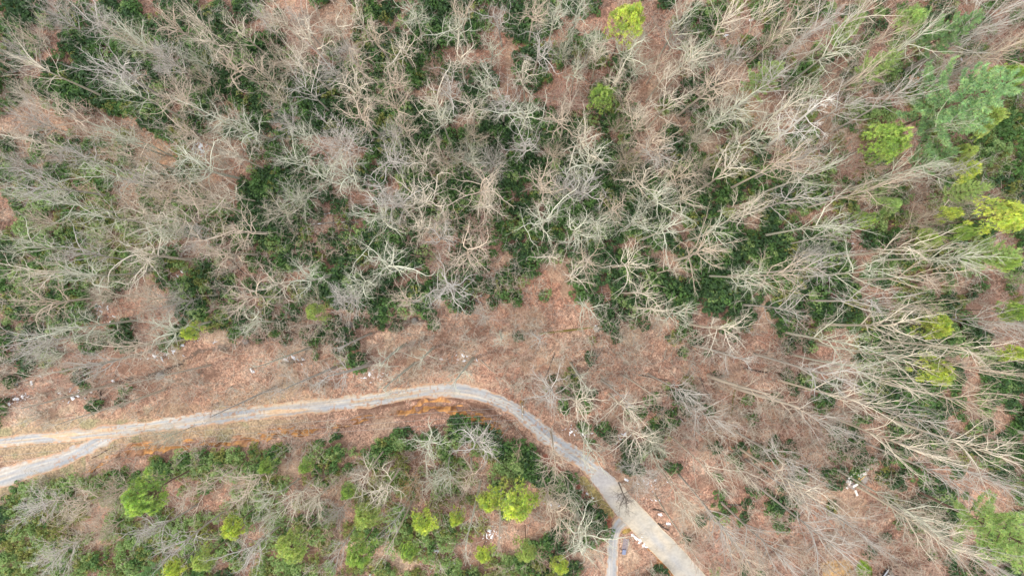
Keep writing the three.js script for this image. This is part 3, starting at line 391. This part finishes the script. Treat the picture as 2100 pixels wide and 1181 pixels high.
function makeWhitePine(seed, cols) { // plumes along level branches
  const R = rng(seed), B = new Blades(), T = new Tubes(), t = new Tubes(), H = 14;
  t.add([V(0, -0.3, 0), V(0.05, H * 0.5, 0), V(0, H, 0)], [0.2, 0.13, 0.02], 7);
  for (let w = 0; w < 10; w++) {
    const y0 = H * (0.42 + 0.055 * w), L0 = 4.2 * (1 - w / 11) + 0.5, m = 5 + (w % 2); let az = R() * TAU;
    for (let b = 0; b < m; b++) {
      az += TAU / m + (R() - 0.5) * 0.4; const L = L0 * (0.75 + 0.45 * R()), d = V(Math.cos(az), 0.12, Math.sin(az)), P = [0, 0.35, 0.7, 1].map((f) => V(d.x * L * f, y0 + L * (0.25 * f * f + 0.08 * f), d.z * L * f)); T.add(P, [0.05, 0.04, 0.025, 0.012], 4);
      const n = Math.round(L * 16); for (let k = 0; k < n; k++) { const f = 0.18 + 0.84 * (k + R()) / n, sp = (R() - 0.5) * L * 0.26 * (1.2 - f * 0.8), q = V(d.x * L * f - d.z * sp, y0 + L * (0.25 * f * f + 0.08 * f) + (R() - 0.3) * 0.22, d.z * L * f + d.x * sp), nn = V(d.x - d.z * sp * 0.6, 0.75, d.z + d.x * sp * 0.6).normalize(); tuft(B, q, nn, R, 0.36, 11, cols[Math.floor(R() * cols.length)]); }
    }
  }
  return { trunk: t.geo(), branches: T.geo(), needles: B.geo(), R: 4.3, H };
}
const pineKinds = { y: [0, 1].map((i) => makeYellowPine(800 + i, NEEDLE.yellow)), g: [0, 1].map((i) => makeYellowPine(810 + i, NEEDLE.green)), o: [makeYellowPine(820, NEEDLE.olive), makeYellowPine(821, NEEDLE.pale)], w: [makeWhitePine(830, NEEDLE.blue)], p: [makeWhitePine(840, NEEDLE.pale)] };
const needleMat = new THREE.MeshPhysicalMaterial({ vertexColors: true, roughness: 0.95, transmission: 0.4, thickness: 0, side: THREE.DoubleSide }), pineBark = M([104, 84, 74]), pineTwig = M([112, 96, 80]);
const RP = rng(55);
for (const [px, py, d, k, label] of [[1292, 32, 88, 'y', 'tall bright yellow-green pine at the top edge'], [1236, 196, 62, 'g', 'lone bright green pine standing in brown leaves'], [1832, 283, 100, 'g', 'wide round yellow-green pine in the upper right woods'], [288, 1022, 95, 'g', 'big round green pine below the clay bank'], [470, 1087, 56, 'y'], [593, 1125, 80, 'o'], [748, 1062, 64, 'o'], [868, 1076, 62, 'y'], [934, 1070, 38, 'y'],
  [1002, 1032, 60, 'y', 'smaller left one of the twin yellow pines'], [1062, 1045, 90, 'y', 'larger right one of the twin yellow pines'], [836, 1132, 46, 'g'], [732, 1140, 70, 'g'], [990, 1145, 42, 'y'], [1080, 1142, 50, 'o'], [1150, 1168, 44, 'y'], [1930, 670, 62, 'y', 'upper of the pair of right edge pines'], [1934, 765, 72, 'y', 'lower of the pair of right edge pines'], [2082, 440, 90, 'y'], [2092, 640, 50, 'g'],
  [380, 683, 42, 'y'], [638, 640, 44, 'o'], [408, 1155, 56, 'o'], [345, 1172, 46, 'y'], [1886, 28, 60, 'o'], [1835, 420, 42, 'o'], [1778, 450, 42, 'g'], [2085, 150, 70, 'g'], [2092, 725, 40, 'y'], [1965, 435, 34, 'y'], [1500, 435, 26, 'o'], [2075, 535, 50, 'g'], [1912, 490, 50, 'o'], [548, 955, 34, 'g'], [630, 955, 32, 'g'], [2045, 235, 70, 'o'], [1985, 475, 44, 'g'], [1990, 310, 50, 'o'], [712, 1010, 36, 'g'], [2000, 345, 50, 'y'],
  [1972, 208, 165, 'w', 'big feathery blue-green pine with star-shaped crown'], [1957, 62, 78, 'w', 'feathery green pine near the upper right corner'], [1570, 158, 70, 'p'], [1803, 132, 62, 'p'], [1917, 322, 56, 'w'], [2065, 1098, 150, 'p', 'large pale green pine at the lower right edge'], [2028, 522, 72, 'p'], [1985, 392, 50, 'p'], [300, 1178, 40, 'w'], [1735, 60, 50, 'p']]) {
  const set = pineKinds[k], v = set[Math.floor(RP() * set.length)], wp = k === 'w' || k === 'p', H = (wp ? 8 + d * 0.085 : 8 + d * 0.085) * (px > 1500 ? 1.2 : 1) * (0.95 + 0.1 * RP()), hc = H * (wp ? 0.68 : 0.88), [x, z] = at(px, py, hc), s = d / FOCAL * (EYE - hc) / 2 / v.R, y = groundH(x, z);
  const g = new THREE.Group(); put(new THREE.Mesh(v.trunk, pineBark), 'trunk', null, g); put(new THREE.Mesh(v.branches, pineTwig), 'branches', null, g); put(new THREE.Mesh(v.needles, needleMat), 'crown', null, g);
  g.position.set(x, y, z); g.rotation.y = RP() * TAU; g.scale.set(s, H / v.H, s); put(g, wp ? 'white_pine_tree' : 'pine_tree', { category: 'pine tree', group: 'evergreen pines' });
  if (label) g.userData.label = label; else name_later(g, 'pine', { y: 'yellow-green rounded pine', g: 'fresh green rounded pine', o: 'olive green rounded pine', w: 'feathery blue-green pine', p: 'feathery pale green pine' }[k], px, py);
}

// ---------------------------------------------------------------- bare brush: saplings, briars and dropped twigs, past counting
{
  const R = rng(909), tufts = [0, 1, 2].map((q) => { const T = new Tubes(); for (let i = 0; i < 9; i++) { const a = R() * TAU, o = V(Math.cos(a) * 0.15, 0, Math.sin(a) * 0.15), l = 0.7 + 0.9 * R(), e = V(Math.cos(a) * (0.3 + R()), 1.2 + R(), Math.sin(a) * (0.3 + R())).normalize(), m = o.clone().addScaledVector(e, l * 0.55).add(V((R() - 0.5) * 0.2, 0, (R() - 0.5) * 0.2)), t = o.clone().addScaledVector(e, l).add(V((R() - 0.5) * 0.5, 0, (R() - 0.5) * 0.5)); T.add([o, m, t], [0.010, 0.008, 0.004], 3); for (let k = 0; k < 3; k++) { const f = m.clone().lerp(t, R()), d = V(R() - 0.5, 0.3 * R(), R() - 0.5).multiplyScalar(0.8); T.add([f, f.clone().add(d)], [0.008, 0.004], 3); } } return T.geo(); });
  const down = [0, 1].map(() => { const T = new Tubes(); for (let i = 0; i < 5; i++) { const a = R() * TAU, l = 0.5 + 1.2 * R(), o = V((R() - 0.5) * 1.6, 0.04 + 0.05 * R(), (R() - 0.5) * 1.6), d = V(Math.cos(a) * l, 0.05, Math.sin(a) * l); T.add([o, o.clone().addScaledVector(d, 0.5).add(V(0.06, 0.03, -0.05)), o.clone().add(d)], [0.022, 0.018, 0.008], 3); } return T.geo(); });
  const brush = put(new THREE.Group(), 'bare_undergrowth', { kind: 'stuff', label: 'grey-brown bare brush and fine saplings across the forest floor', category: 'brush' }), litter = put(new THREE.Group(), 'twig_litter', { kind: 'stuff', label: 'dropped twigs and sticks scattered over the leaves', category: 'twigs' });
  const col = [[196, 184, 168], [186, 168, 154], [202, 194, 180], [178, 172, 160], [192, 164, 150]].map((c) => new THREE.Color().setRGB(...c.map(lin))), white = new THREE.MeshStandardMaterial({ color: 0xffffff, roughness: 0.95 });
  const scatter = (geos, parent, count, name, size, ok) => geos.forEach((g) => { const L = []; while (L.length < count) { const px = -60 + 2220 * R(), py = -50 + 1280 * R(); if (roadNear(px, py) < 26 || !ok(px, py)) continue; const [x, z] = at(px, py), s = size * (0.6 + 0.9 * R()); L.push([new THREE.Matrix4().compose(V(x, groundH(x, z), z), new THREE.Quaternion().setFromEuler(new THREE.Euler(0, R() * TAU, 0)), V(s, s * (0.8 + 0.6 * R()), s)), col[Math.floor(R() * col.length)]]); } const im = new THREE.InstancedMesh(g, white, L.length); L.forEach(([m, c], i) => { im.setMatrixAt(i, m); im.setColorAt(i, c); }); put(im, name, { kind: 'stuff' }, parent); });
  scatter(tufts, brush, 850, 'saplings', 1.9, (px, py) => hash(px | 0, py | 0, 141) > (dens(px, py) - 1.2) * 0.24 && fbm(px * 0.012, py * 0.012, 140, 2) > 0.36 + (py > 820 && py < 930 && px < 1000 ? 0.25 : 0));
  scatter(down, litter, 1100, 'sticks', 1.0, () => true);
}

// ---------------------------------------------------------------- fallen logs
const logMat = { dark: M([78, 66, 58]), pale: M([176, 166, 152]), moss: M([116, 104, 52]), grey: M([122, 114, 106]) }, snowMat = M([232, 234, 240], 0.7);
const RL = rng(321);
for (const [x1, y1, x2, y2, r, k, label] of [[1105, 687, 1240, 666, 0.14, 'moss', 'long mossy log lying across the open leaf clearing'], [638, 463, 735, 454, 0.12, 'snow', 'long snow-dusted log across the snowy log clearing'], [590, 429, 627, 432, 0.12, 'snow', 'short snowy log on the left of the log clearing'], [648, 440, 690, 438, 0.1, 'snow', 'thin snowy log in the middle of the log clearing'], [686, 445, 680, 490, 0.07, 'dark', 'thin dark pole lying crosswise over the snowy log'], [634, 462, 645, 448, 0.06, 'dark', 'short dark stick beside the snowy logs'], [52, 563, 102, 588, 0.13, 'snow', 'snowy log near the left edge'], [1380, 842, 1406, 870, 0.12, 'snow', 'snow-dusted log below the dark shrub right of the road bend'], [645, 666, 624, 728, 0.1, 'dark', 'dark leaning log above the clay bank'], [462, 525, 497, 560, 0.09, 'dark', 'dark log in brown leaves below the oval clearing'],
  [836, 624, 876, 644, 0.08, 'pale', 'pale straight log by the edge of the thicket'], [575, 745, 625, 741, 0.1, 'dark', 'dark log with snow beside it in the leaf slope'], [950, 735, 985, 752, 0.06, 'pale', 'thin pale branch fallen above the road bend'], [985, 738, 1010, 762, 0.06, 'pale', 'forked pale branch fallen above the road bend'], [790, 753, 818, 751, 0.09, 'pale', 'short pale log below the yellowish brush'], [905, 706, 945, 716, 0.05, 'pale', 'thin pale stick above the road bend'], [966, 612, 990, 622, 0.07, 'snow', 'short snowy log at the left of the open clearing'], [1138, 725, 1115, 785, 0.06, 'dark', 'thin dark log right of the road bend'], [1240, 712, 1205, 760, 0.06, 'dark', 'thin dark leaning log above the oak by the road'], [1260, 793, 1205, 812, 0.06, 'dark', 'dark stick lying among pole trees'],
  [1437, 775, 1462, 830, 0.12, 'dark', 'dark rotten log among the long leaning trunks'], [1507, 800, 1500, 855, 0.1, 'moss', 'mossy log lying between tall leaning trees'], [1310, 770, 1370, 780, 0.09, 'dark', 'dark log in the leaf litter below the pole trees'], [1525, 755, 1575, 765, 0.11, 'dark', 'dark damp log by the right woods edge'], [75, 720, 84, 736, 0.1, 'snow', 'small snowy log near the left edge creek'], [190, 800, 210, 832, 0.14, 'dark', 'dark rotten log crossing the snowy creek'], [320, 748, 345, 770, 0.08, 'pale', 'pale branch beside the creek bend'], [300, 772, 368, 748, 0.14, 'dark', 'dark creekside log with bent end'], [1800, 120, 1900, 158, 0.08, 'grey', 'grey log among snow near the feathery pine'], [1490, 1035, 1530, 1038, 0.11, 'dark', 'dark mossy log right of the paved road'], [1350, 1075, 1372, 1090, 0.12, 'dark', 'dark brushy log beside the paved road'], [1340, 1045, 1366, 1052, 0.1, 'dark', 'dark log end above the paved road edge'], [184, 940, 232, 918, 0.06, 'dark', 'straight dark log edging the gravel at the fork'], [1620, 372, 1755, 400, 0.05, 'grey', 'long thin grey log in the right woods']]) {
  const [ax, az] = at(x1, y1), [bx, bz] = at(x2, y2), n = 8, P = [], A = [], nx = bz - az, nz = ax - bx, L = Math.hypot(nx, nz);
  for (let i = 0; i <= n; i++) { const t = i / n, w = (noise(t * 3 + x1, y1, 150) - 0.5) * 0.05 * L, x = lerp(ax, bx, t) + nx / L * w, z = lerp(az, bz, t) + nz / L * w; P.push(V(x, groundH(x, z) + r * 0.7, z)); A.push(r * lerp(1.1, 0.65, t) * (0.9 + 0.2 * RL())); }
  const o = P[0].clone(), Q = P.map((p) => p.clone().sub(o)), T = new Tubes().add(Q, A, 8); for (let i = 0; i < 3; i++) { const q = Q[1 + Math.floor(RL() * 6)], e = V((RL() - 0.5), 0.5 * RL(), (RL() - 0.5)).multiplyScalar(0.9); T.add([q, q.clone().add(e)], [r * 0.35, r * 0.15], 4); }
  const g = new THREE.Group(); put(new THREE.Mesh(T.geo(), k === 'snow' ? logMat.grey : logMat[k]), 'log', null, g);
  if (k === 'snow') for (let i = 0; i < n; i++) if (RL() < 0.72) put(new THREE.Mesh(new Tubes().add([Q[i].clone().lerp(Q[i + 1], 0.1), Q[i].clone().lerp(Q[i + 1], 0.5), Q[i].clone().lerp(Q[i + 1], 0.95)].map((p) => p.add(V(0, r * 0.62, 0))), [r * 0.3, r * 0.75, r * 0.25], 6).geo(), snowMat), 'snow_crust', null, g);
  g.position.copy(o); put(g, 'fallen_log', { label, category: 'log', group: 'fallen logs on the forest floor' });
}

// ---------------------------------------------------------------- snow remnants
function snowGeo(seed) { const R = rng(seed), p = [0, 0.07, 0], id = [], n = 26, ph = R() * 9; for (let ring = 1; ring <= 3; ring++) for (let i = 0; i < n; i++) { const a = i / n * TAU, k = 0.1 + 1.35 * fbm(Math.cos(a) * 2.6 + ph, Math.sin(a) * 2.6 + ph, seed, 3), r = ring / 3 * k; p.push(Math.cos(a) * r, [0.06, 0.035, -0.06][ring - 1], Math.sin(a) * r * 0.6); } for (let i = 0; i < n; i++) { const j = (i + 1) % n; id.push(0, 1 + j, 1 + i); for (let q = 0; q < 2; q++) { const a = 1 + q * n + i, b = 1 + q * n + j; id.push(a, b, a + n, b, b + n, a + n); } } const g = new THREE.BufferGeometry(); g.setAttribute('position', new THREE.Float32BufferAttribute(p, 3)); g.setIndex(id); g.computeVertexNormals(); return g; }
const snows = [0, 1, 2, 3, 4, 5].map((i) => snowGeo(70 + i)), RW = rng(88);
for (const s of '195 628 7,188 652 6,300 720 7,312 731 8,327 735 6,352 720 6,370 709 7,396 684 9,402 678 6,55 787 7,20 791 8,8 793 7,110 808 6,86 811 5,140 822 9,150 815 7,162 806 8,174 805 7,14 822 10,27 816 8,5 833 7,225 782 6,515 760 8,600 735 8,584 738 9,618 737 6,757 767 7,748 775 5,905 737 6,949 729 6,952 740 5,880 1118 8,893 1128 7,905 1148 7,908 1166 12,930 1172 10,1003 1090 7,1008 1104 6,760 1178 6,1128 1032 10,1140 1030 6,1542 40 7,1452 52 9,1440 60 8,1432 64 7,1488 72 8,1848 140 8,1860 156 9,1872 148 7,1898 146 9,1906 140 6,1965 128 9,1975 122 6,410 300 9,415 310 7,362 428 7,374 558 8,377 572 7,172 505 6,165 512 5,1300 1100 7,1307 1106 8,1314 1112 8,1322 1119 7,1327 1124 5,1318 1103 4,1196 1007 5,1205 1014 5,1216 1022 4,1222 669 6,1478 731 4,1462 846 4,1414 928 5,1285 985 7,1345 985 5,1355 1057 7,1372 1076 7,1258 893 7,1196 890 6,1172 886 6,1283 890 6,135 640 6,70 275 4,55 62 5,60 92 5,290 205 4,400 250 5,148 230 5,172 662 5,1050 300 4,1800 448 5,1745 500 4,1948 385 6,2095 272 7'.split(',')) {
  const [px, py, r] = s.split(' ').map(Number), [x, z] = at(px, py), m = new THREE.Mesh(snows[Math.floor(RW() * 6)], snowMat); m.position.set(x, groundH(x, z) + 0.035, z); m.rotation.y = RW() * TAU; const k = r / 15 * 0.95; m.scale.set(k, 1, k);
  put(m, 'snow_patch', { category: 'snow patch', group: 'old snow patches' }); name_later(m, 'snow', r > 8 ? 'large patch of old snow' : r > 6 ? 'patch of old snow' : 'small patch of old snow', px, py);
}

{ // broken crumbs of the same old snow, past counting
  const R = rng(99), im = new THREE.InstancedMesh(snows[2], snowMat, 620), Q = new THREE.Quaternion();
  const near = [[20, 815, 50, 26], [150, 812, 70, 18], [330, 725, 60, 20], [400, 690, 50, 22], [200, 640, 40, 24], [590, 737, 50, 14], [890, 1140, 60, 40], [920, 1165, 50, 14], [1880, 148, 70, 22], [1450, 55, 50, 22], [410, 305, 22, 22], [372, 565, 20, 30], [760, 770, 40, 20], [945, 735, 50, 20], [1190, 885, 40, 16], [1340, 1000, 50, 40], [1005, 1098, 30, 20], [1135, 1032, 30, 14], [60, 740, 60, 50], [1280, 895, 30, 20]];
  for (let i = 0; i < 620; i++) { const c = near[Math.floor(R() * near.length)], px = c[0] + (R() + R() - 1) * c[2], py = c[1] + (R() + R() - 1) * c[3], [x, z] = at(px, py), k = 0.07 + 0.2 * R() * R(); im.setMatrixAt(i, new THREE.Matrix4().compose(V(x, groundH(x, z) + 0.03, z), Q.setFromEuler(new THREE.Euler(0, R() * TAU, 0)).clone(), V(k * (1 + R()), 0.9, k))); }
  put(im, 'snow_crumbs', { kind: 'stuff', label: 'crumbs of old snow strewn along creek and hollows', category: 'snow' });
}

// ---------------------------------------------------------------- boulders
function rockGeo(seed) { const g = new THREE.IcosahedronGeometry(1, 2), p = g.attributes.position; for (let i = 0; i < p.count; i++) { const v = V(p.getX(i), p.getY(i), p.getZ(i)), k = 0.7 + 0.55 * fbm(v.x * 1.4 + seed, v.z * 1.4 + v.y * 1.7, seed, 3); p.setXYZ(i, v.x * k, v.y * k * 0.7, v.z * k); } g.computeVertexNormals(); return g; }
const rockMat = M([136, 132, 128]);
[[1224, 675, 0.45, 'grey boulder at the right end of the mossy log'], [712, 668, 0.6, 'grey boulder on the left of the creek line'], [848, 658, 0.5, 'grey boulder near the thicket edge above the road'], [500, 700, 0.5, 'round grey boulder above the left creek'], [322, 773, 0.7, 'broad grey boulder in the creek bend'], [675, 490, 0.22, 'small dark stone in the snowy log clearing'], [987, 607, 0.2, 'small pale stone in the open leaf clearing'], [1122, 614, 0.22, 'small white stone in the open leaf clearing']].forEach(([px, py, r, label], i) => { const [x, z] = at(px, py), m = new THREE.Mesh(rockGeo(i + 2), rockMat); m.position.set(x, groundH(x, z) + r * 0.25, z); m.scale.setScalar(r); m.rotation.y = i; put(m, 'boulder', { label, category: 'boulder' }); });

// ---------------------------------------------------------------- utility pole and its wires
{
  const [x, z] = at(1070, 826), y = groundH(x, z), g = new THREE.Group(), wood = M([168, 156, 138]), H = 8.2;
  put(new THREE.Mesh(new Tubes().add([V(0, -0.4, 0), V(0, H * 0.5, 0), V(0.03, H, 0)], [0.17, 0.15, 0.12], 10).geo(), wood), 'pole', null, g);
  put(new THREE.Mesh(new Tubes().add([V(0, H - 0.5, -0.9), V(0, H - 0.5, 0.9)], [0.06, 0.06], 4).geo(), wood), 'crossarm', null, g);
  const ins = M([228, 228, 226], 0.3); for (const q of [-0.8, 0.05, 0.8]) { const m = put(new THREE.Mesh(new THREE.LatheGeometry([[0, 0], [0.07, 0.02], [0.05, 0.08], [0.08, 0.12], [0.045, 0.2], [0, 0.22]].map(([a, b]) => new THREE.Vector2(a, b)), 10), ins), 'insulator', null, g); m.position.set(0.02, q === 0.05 ? H - 0.02 : H - 0.45, q); }
  put(new THREE.Mesh(new THREE.CylinderGeometry(0.28, 0.32, 0.35, 10).translate(0, 0.05, 0), M([150, 116, 52])), 'pole_base', { label: 'yellow-brown collar of dead weeds at the foot' }, g);
  g.position.set(x, y, z); put(g, 'utility_pole', { label: 'pale utility pole standing beside the road bend', category: 'utility pole' });
  const [ex, ez] = at(-160, 952, 9), wire = M([150, 146, 142], 0.5), where = ['upper', 'middle', 'lower'];
  [-0.8, 0.05, 0.8].forEach((q, i) => { const P = []; for (let k = 0; k <= 40; k++) { const t = k / 40; P.push(V(lerp(x, ex, t) - x, H - 0.25 - 2.2 * Math.sin(Math.PI * t) + t * 0.6, lerp(z + q, ez + q, t) - z)); } const m = new THREE.Mesh(new Tubes().add(P, P.map(() => 0.016), 5).geo(), wire); m.position.set(x, y, z); put(m, 'power_line', { label: `${where[i]} one of three thin wires running left from the utility pole`, category: 'wire', group: 'wires of the utility pole' }); });
}

// ---------------------------------------------------------------- collapsed frame in the lower right woods
{
  const [x, z] = at(1755, 980), y = groundH(x, z), g = new THREE.Group(), white = M([222, 218, 212]), raw = M([206, 172, 112]), grey = M([150, 142, 138]), R = rng(12);
  const plank = (mat, name, ax, az, bx, bz, w, h0, h1, label) => { const L = Math.hypot(bx - ax, bz - az), m = new THREE.Mesh(new THREE.BoxGeometry(L, 0.05, w), mat); m.position.set((ax + bx) / 2, (h0 + h1) / 2, (az + bz) / 2); m.rotation.order = 'YZX'; m.rotation.y = -Math.atan2(bz - az, bx - ax); m.rotation.z = Math.atan2(h1 - h0, L); put(m, name, label ? { label } : null, g); };
  const u = (px, py) => [(px - 1755) / 15, (py - 980) / 15], pl = (mat, name, a, b, w, h0, h1, l) => plank(mat, name, ...u(...a), ...u(...b), w, h0, h1, l);
  pl(white, 'plank', [1735, 979], [1750, 964], 0.2, 0.7, 0.9); pl(white, 'plank', [1733, 988], [1740, 974], 0.26, 0.4, 0.75); pl(white, 'plank', [1737, 992], [1742, 982], 0.3, 0.5, 0.6); pl(white, 'plank', [1753, 968], [1761, 972], 0.55, 0.95, 0.9); pl(white, 'plank', [1760, 970], [1770, 966], 0.4, 1.0, 0.9);
  pl(raw, 'rafter', [1743, 978], [1752, 969], 0.12, 0.55, 1.05); pl(raw, 'rafter', [1756, 973], [1756, 986], 0.12, 1.0, 0.5); pl(raw, 'rafter', [1757, 986], [1768, 971], 0.12, 0.45, 0.95); pl(raw, 'rafter', [1755, 988], [1765, 989], 0.12, 0.4, 0.35);
  pl(grey, 'sheet', [1738, 990], [1752, 998], 0.8, 0.35, 0.3, 'weathered grey roofing sheet'); pl(grey, 'sheet', [1760, 976], [1776, 984], 0.9, 0.25, 0.4); pl(white, 'plank', [1765, 956], [1781, 961], 0.32, 0.3, 0.25); pl(white, 'plank', [1753, 1004], [1758, 1016], 0.3, 0.15, 0.1); pl(white, 'plank', [1732, 996], [1738, 1001], 0.25, 0.2, 0.15); pl(white, 'plank', [1746, 996], [1756, 990], 0.3, 0.45, 0.5); pl(grey, 'plank', [1764, 960], [1780, 964], 0.2, 0.2, 0.2); pl(white, 'plank', [1734, 980], [1737, 992], 0.14, 0.85, 0.55);
  for (const [a, b] of [[1735, 980], [1751, 965], [1768, 970], [1742, 992], [1764, 990]]) { const q = u(a, b); put(new THREE.Mesh(new THREE.BoxGeometry(0.12, 1.0, 0.12).translate(q[0], 0.4, q[1]), grey), 'post', null, g); }
  g.position.set(x, y, z); put(g, 'collapsed_frame', { label: 'collapsed wooden frame of white boards in lower right woods', category: 'ruin' });
}
// ---------------------------------------------------------------- small things by the side road
{
  const [x, z] = at(1283, 1120), y = groundH(x, z), g = new THREE.Group(), wood = M([150, 140, 146]), blue = M([70, 92, 140], 0.5);
  for (const s of [-0.3, 0, 0.3]) put(new THREE.Mesh(new THREE.BoxGeometry(0.08, 0.09, 1.5).translate(s, 0.05, -0.2), wood), 'runner', null, g);
  for (let i = 0; i < 8; i++) put(new THREE.Mesh(new THREE.BoxGeometry(0.72, 0.025, 0.12).translate(0, 0.115, -0.86 + i * 0.19), wood), 'slat', null, g);
  g.position.set(x, y, z); g.rotation.y = -0.18; put(g, 'wooden_pallet', { label: 'grey slatted pallet lying right of the narrow side road', category: 'pallet' });
  const [cx, cz] = at(1280.5, 1133), c = new THREE.Group(); put(new THREE.Mesh(new THREE.BoxGeometry(0.45, 0.28, 0.62).translate(0, 0.14, 0), blue), 'tub', null, c); put(new THREE.Mesh(new THREE.BoxGeometry(0.49, 0.05, 0.66).translate(0, 0.306, 0), M([120, 130, 158], 0.5)), 'lid', null, c); c.position.set(cx, groundH(cx, cz), cz); c.rotation.y = -0.18; put(c, 'storage_tub', { label: 'small blue tub at the lower end of the grey pallet', category: 'tub' });
  const [p1x, p1z] = at(1290, 1115), pk = new THREE.Mesh(new THREE.BoxGeometry(0.16, 0.05, 0.9), M([184, 170, 150])); pk.position.set(p1x, groundH(p1x, p1z) + 0.04, p1z); pk.rotation.y = -0.05; put(pk, 'plank', { label: 'loose pale plank lying right of the grey pallet', category: 'plank' });
}
// ---------------------------------------------------------------- open trailer cut by the bottom edge
{
  const [x, z] = at(1812, 1189), y = groundH(x, z), g = new THREE.Group(), dark = M([44, 46, 54], 0.5), rail = M([176, 182, 190], 0.35, { metalness: 0.6 }), w = 2.0, l = 3.2, pane = M([226, 228, 232], 0.5);
  put(new THREE.Mesh(new THREE.BoxGeometry(w, 0.08, l).translate(0, 0.55, 0), dark), 'bed', null, g);
  for (const s of [-1, 1]) { put(new THREE.Mesh(new THREE.BoxGeometry(0.06, 0.5, l).translate(s * w / 2, 0.8, 0), dark), 'side_board', null, g); put(new THREE.Mesh(new THREE.BoxGeometry(0.16, 0.05, l).translate(s * w / 2, 1.08, 0), rail), 'rail', null, g); put(new THREE.Mesh(new THREE.BoxGeometry(w - 0.08, 0.5, 0.06).translate(0, 0.8, s * (l / 2 - 0.05)), dark), 'end_board', null, g); const wh = put(new THREE.Mesh(new THREE.TorusGeometry(0.26, 0.09, 8, 20), dark), 'wheel', null, g); wh.rotation.y = Math.PI / 2; wh.position.set(s * (w / 2 + 0.14), 0.35, 0.2); }
  g.position.set(x, y, z); g.rotation.y = -0.62; put(g, 'open_trailer', { label: 'dark open trailer with pale rails cut off by the bottom edge', category: 'trailer' });
  for (const [dx, dz, a, b, label] of [[0.35, -0.75, 0.55, 0.8, 'small white box lying in the dark trailer'], [1.1, -0.35, 0.95, 1.2, 'large white box lying in the dark trailer']]) { const m = new THREE.Mesh(new THREE.BoxGeometry(a, 0.3, b), pane); m.position.set(x + dx * 0.75, y + 0.745, z + dz * 0.75); m.rotation.y = -0.62; put(m, 'white_box', { label, category: 'box' }); }
}
write_labels();
console.log('trees', bareList.length, 'spots', spots.length, 'in view', inView.length);
renderer.render(scene, camera);
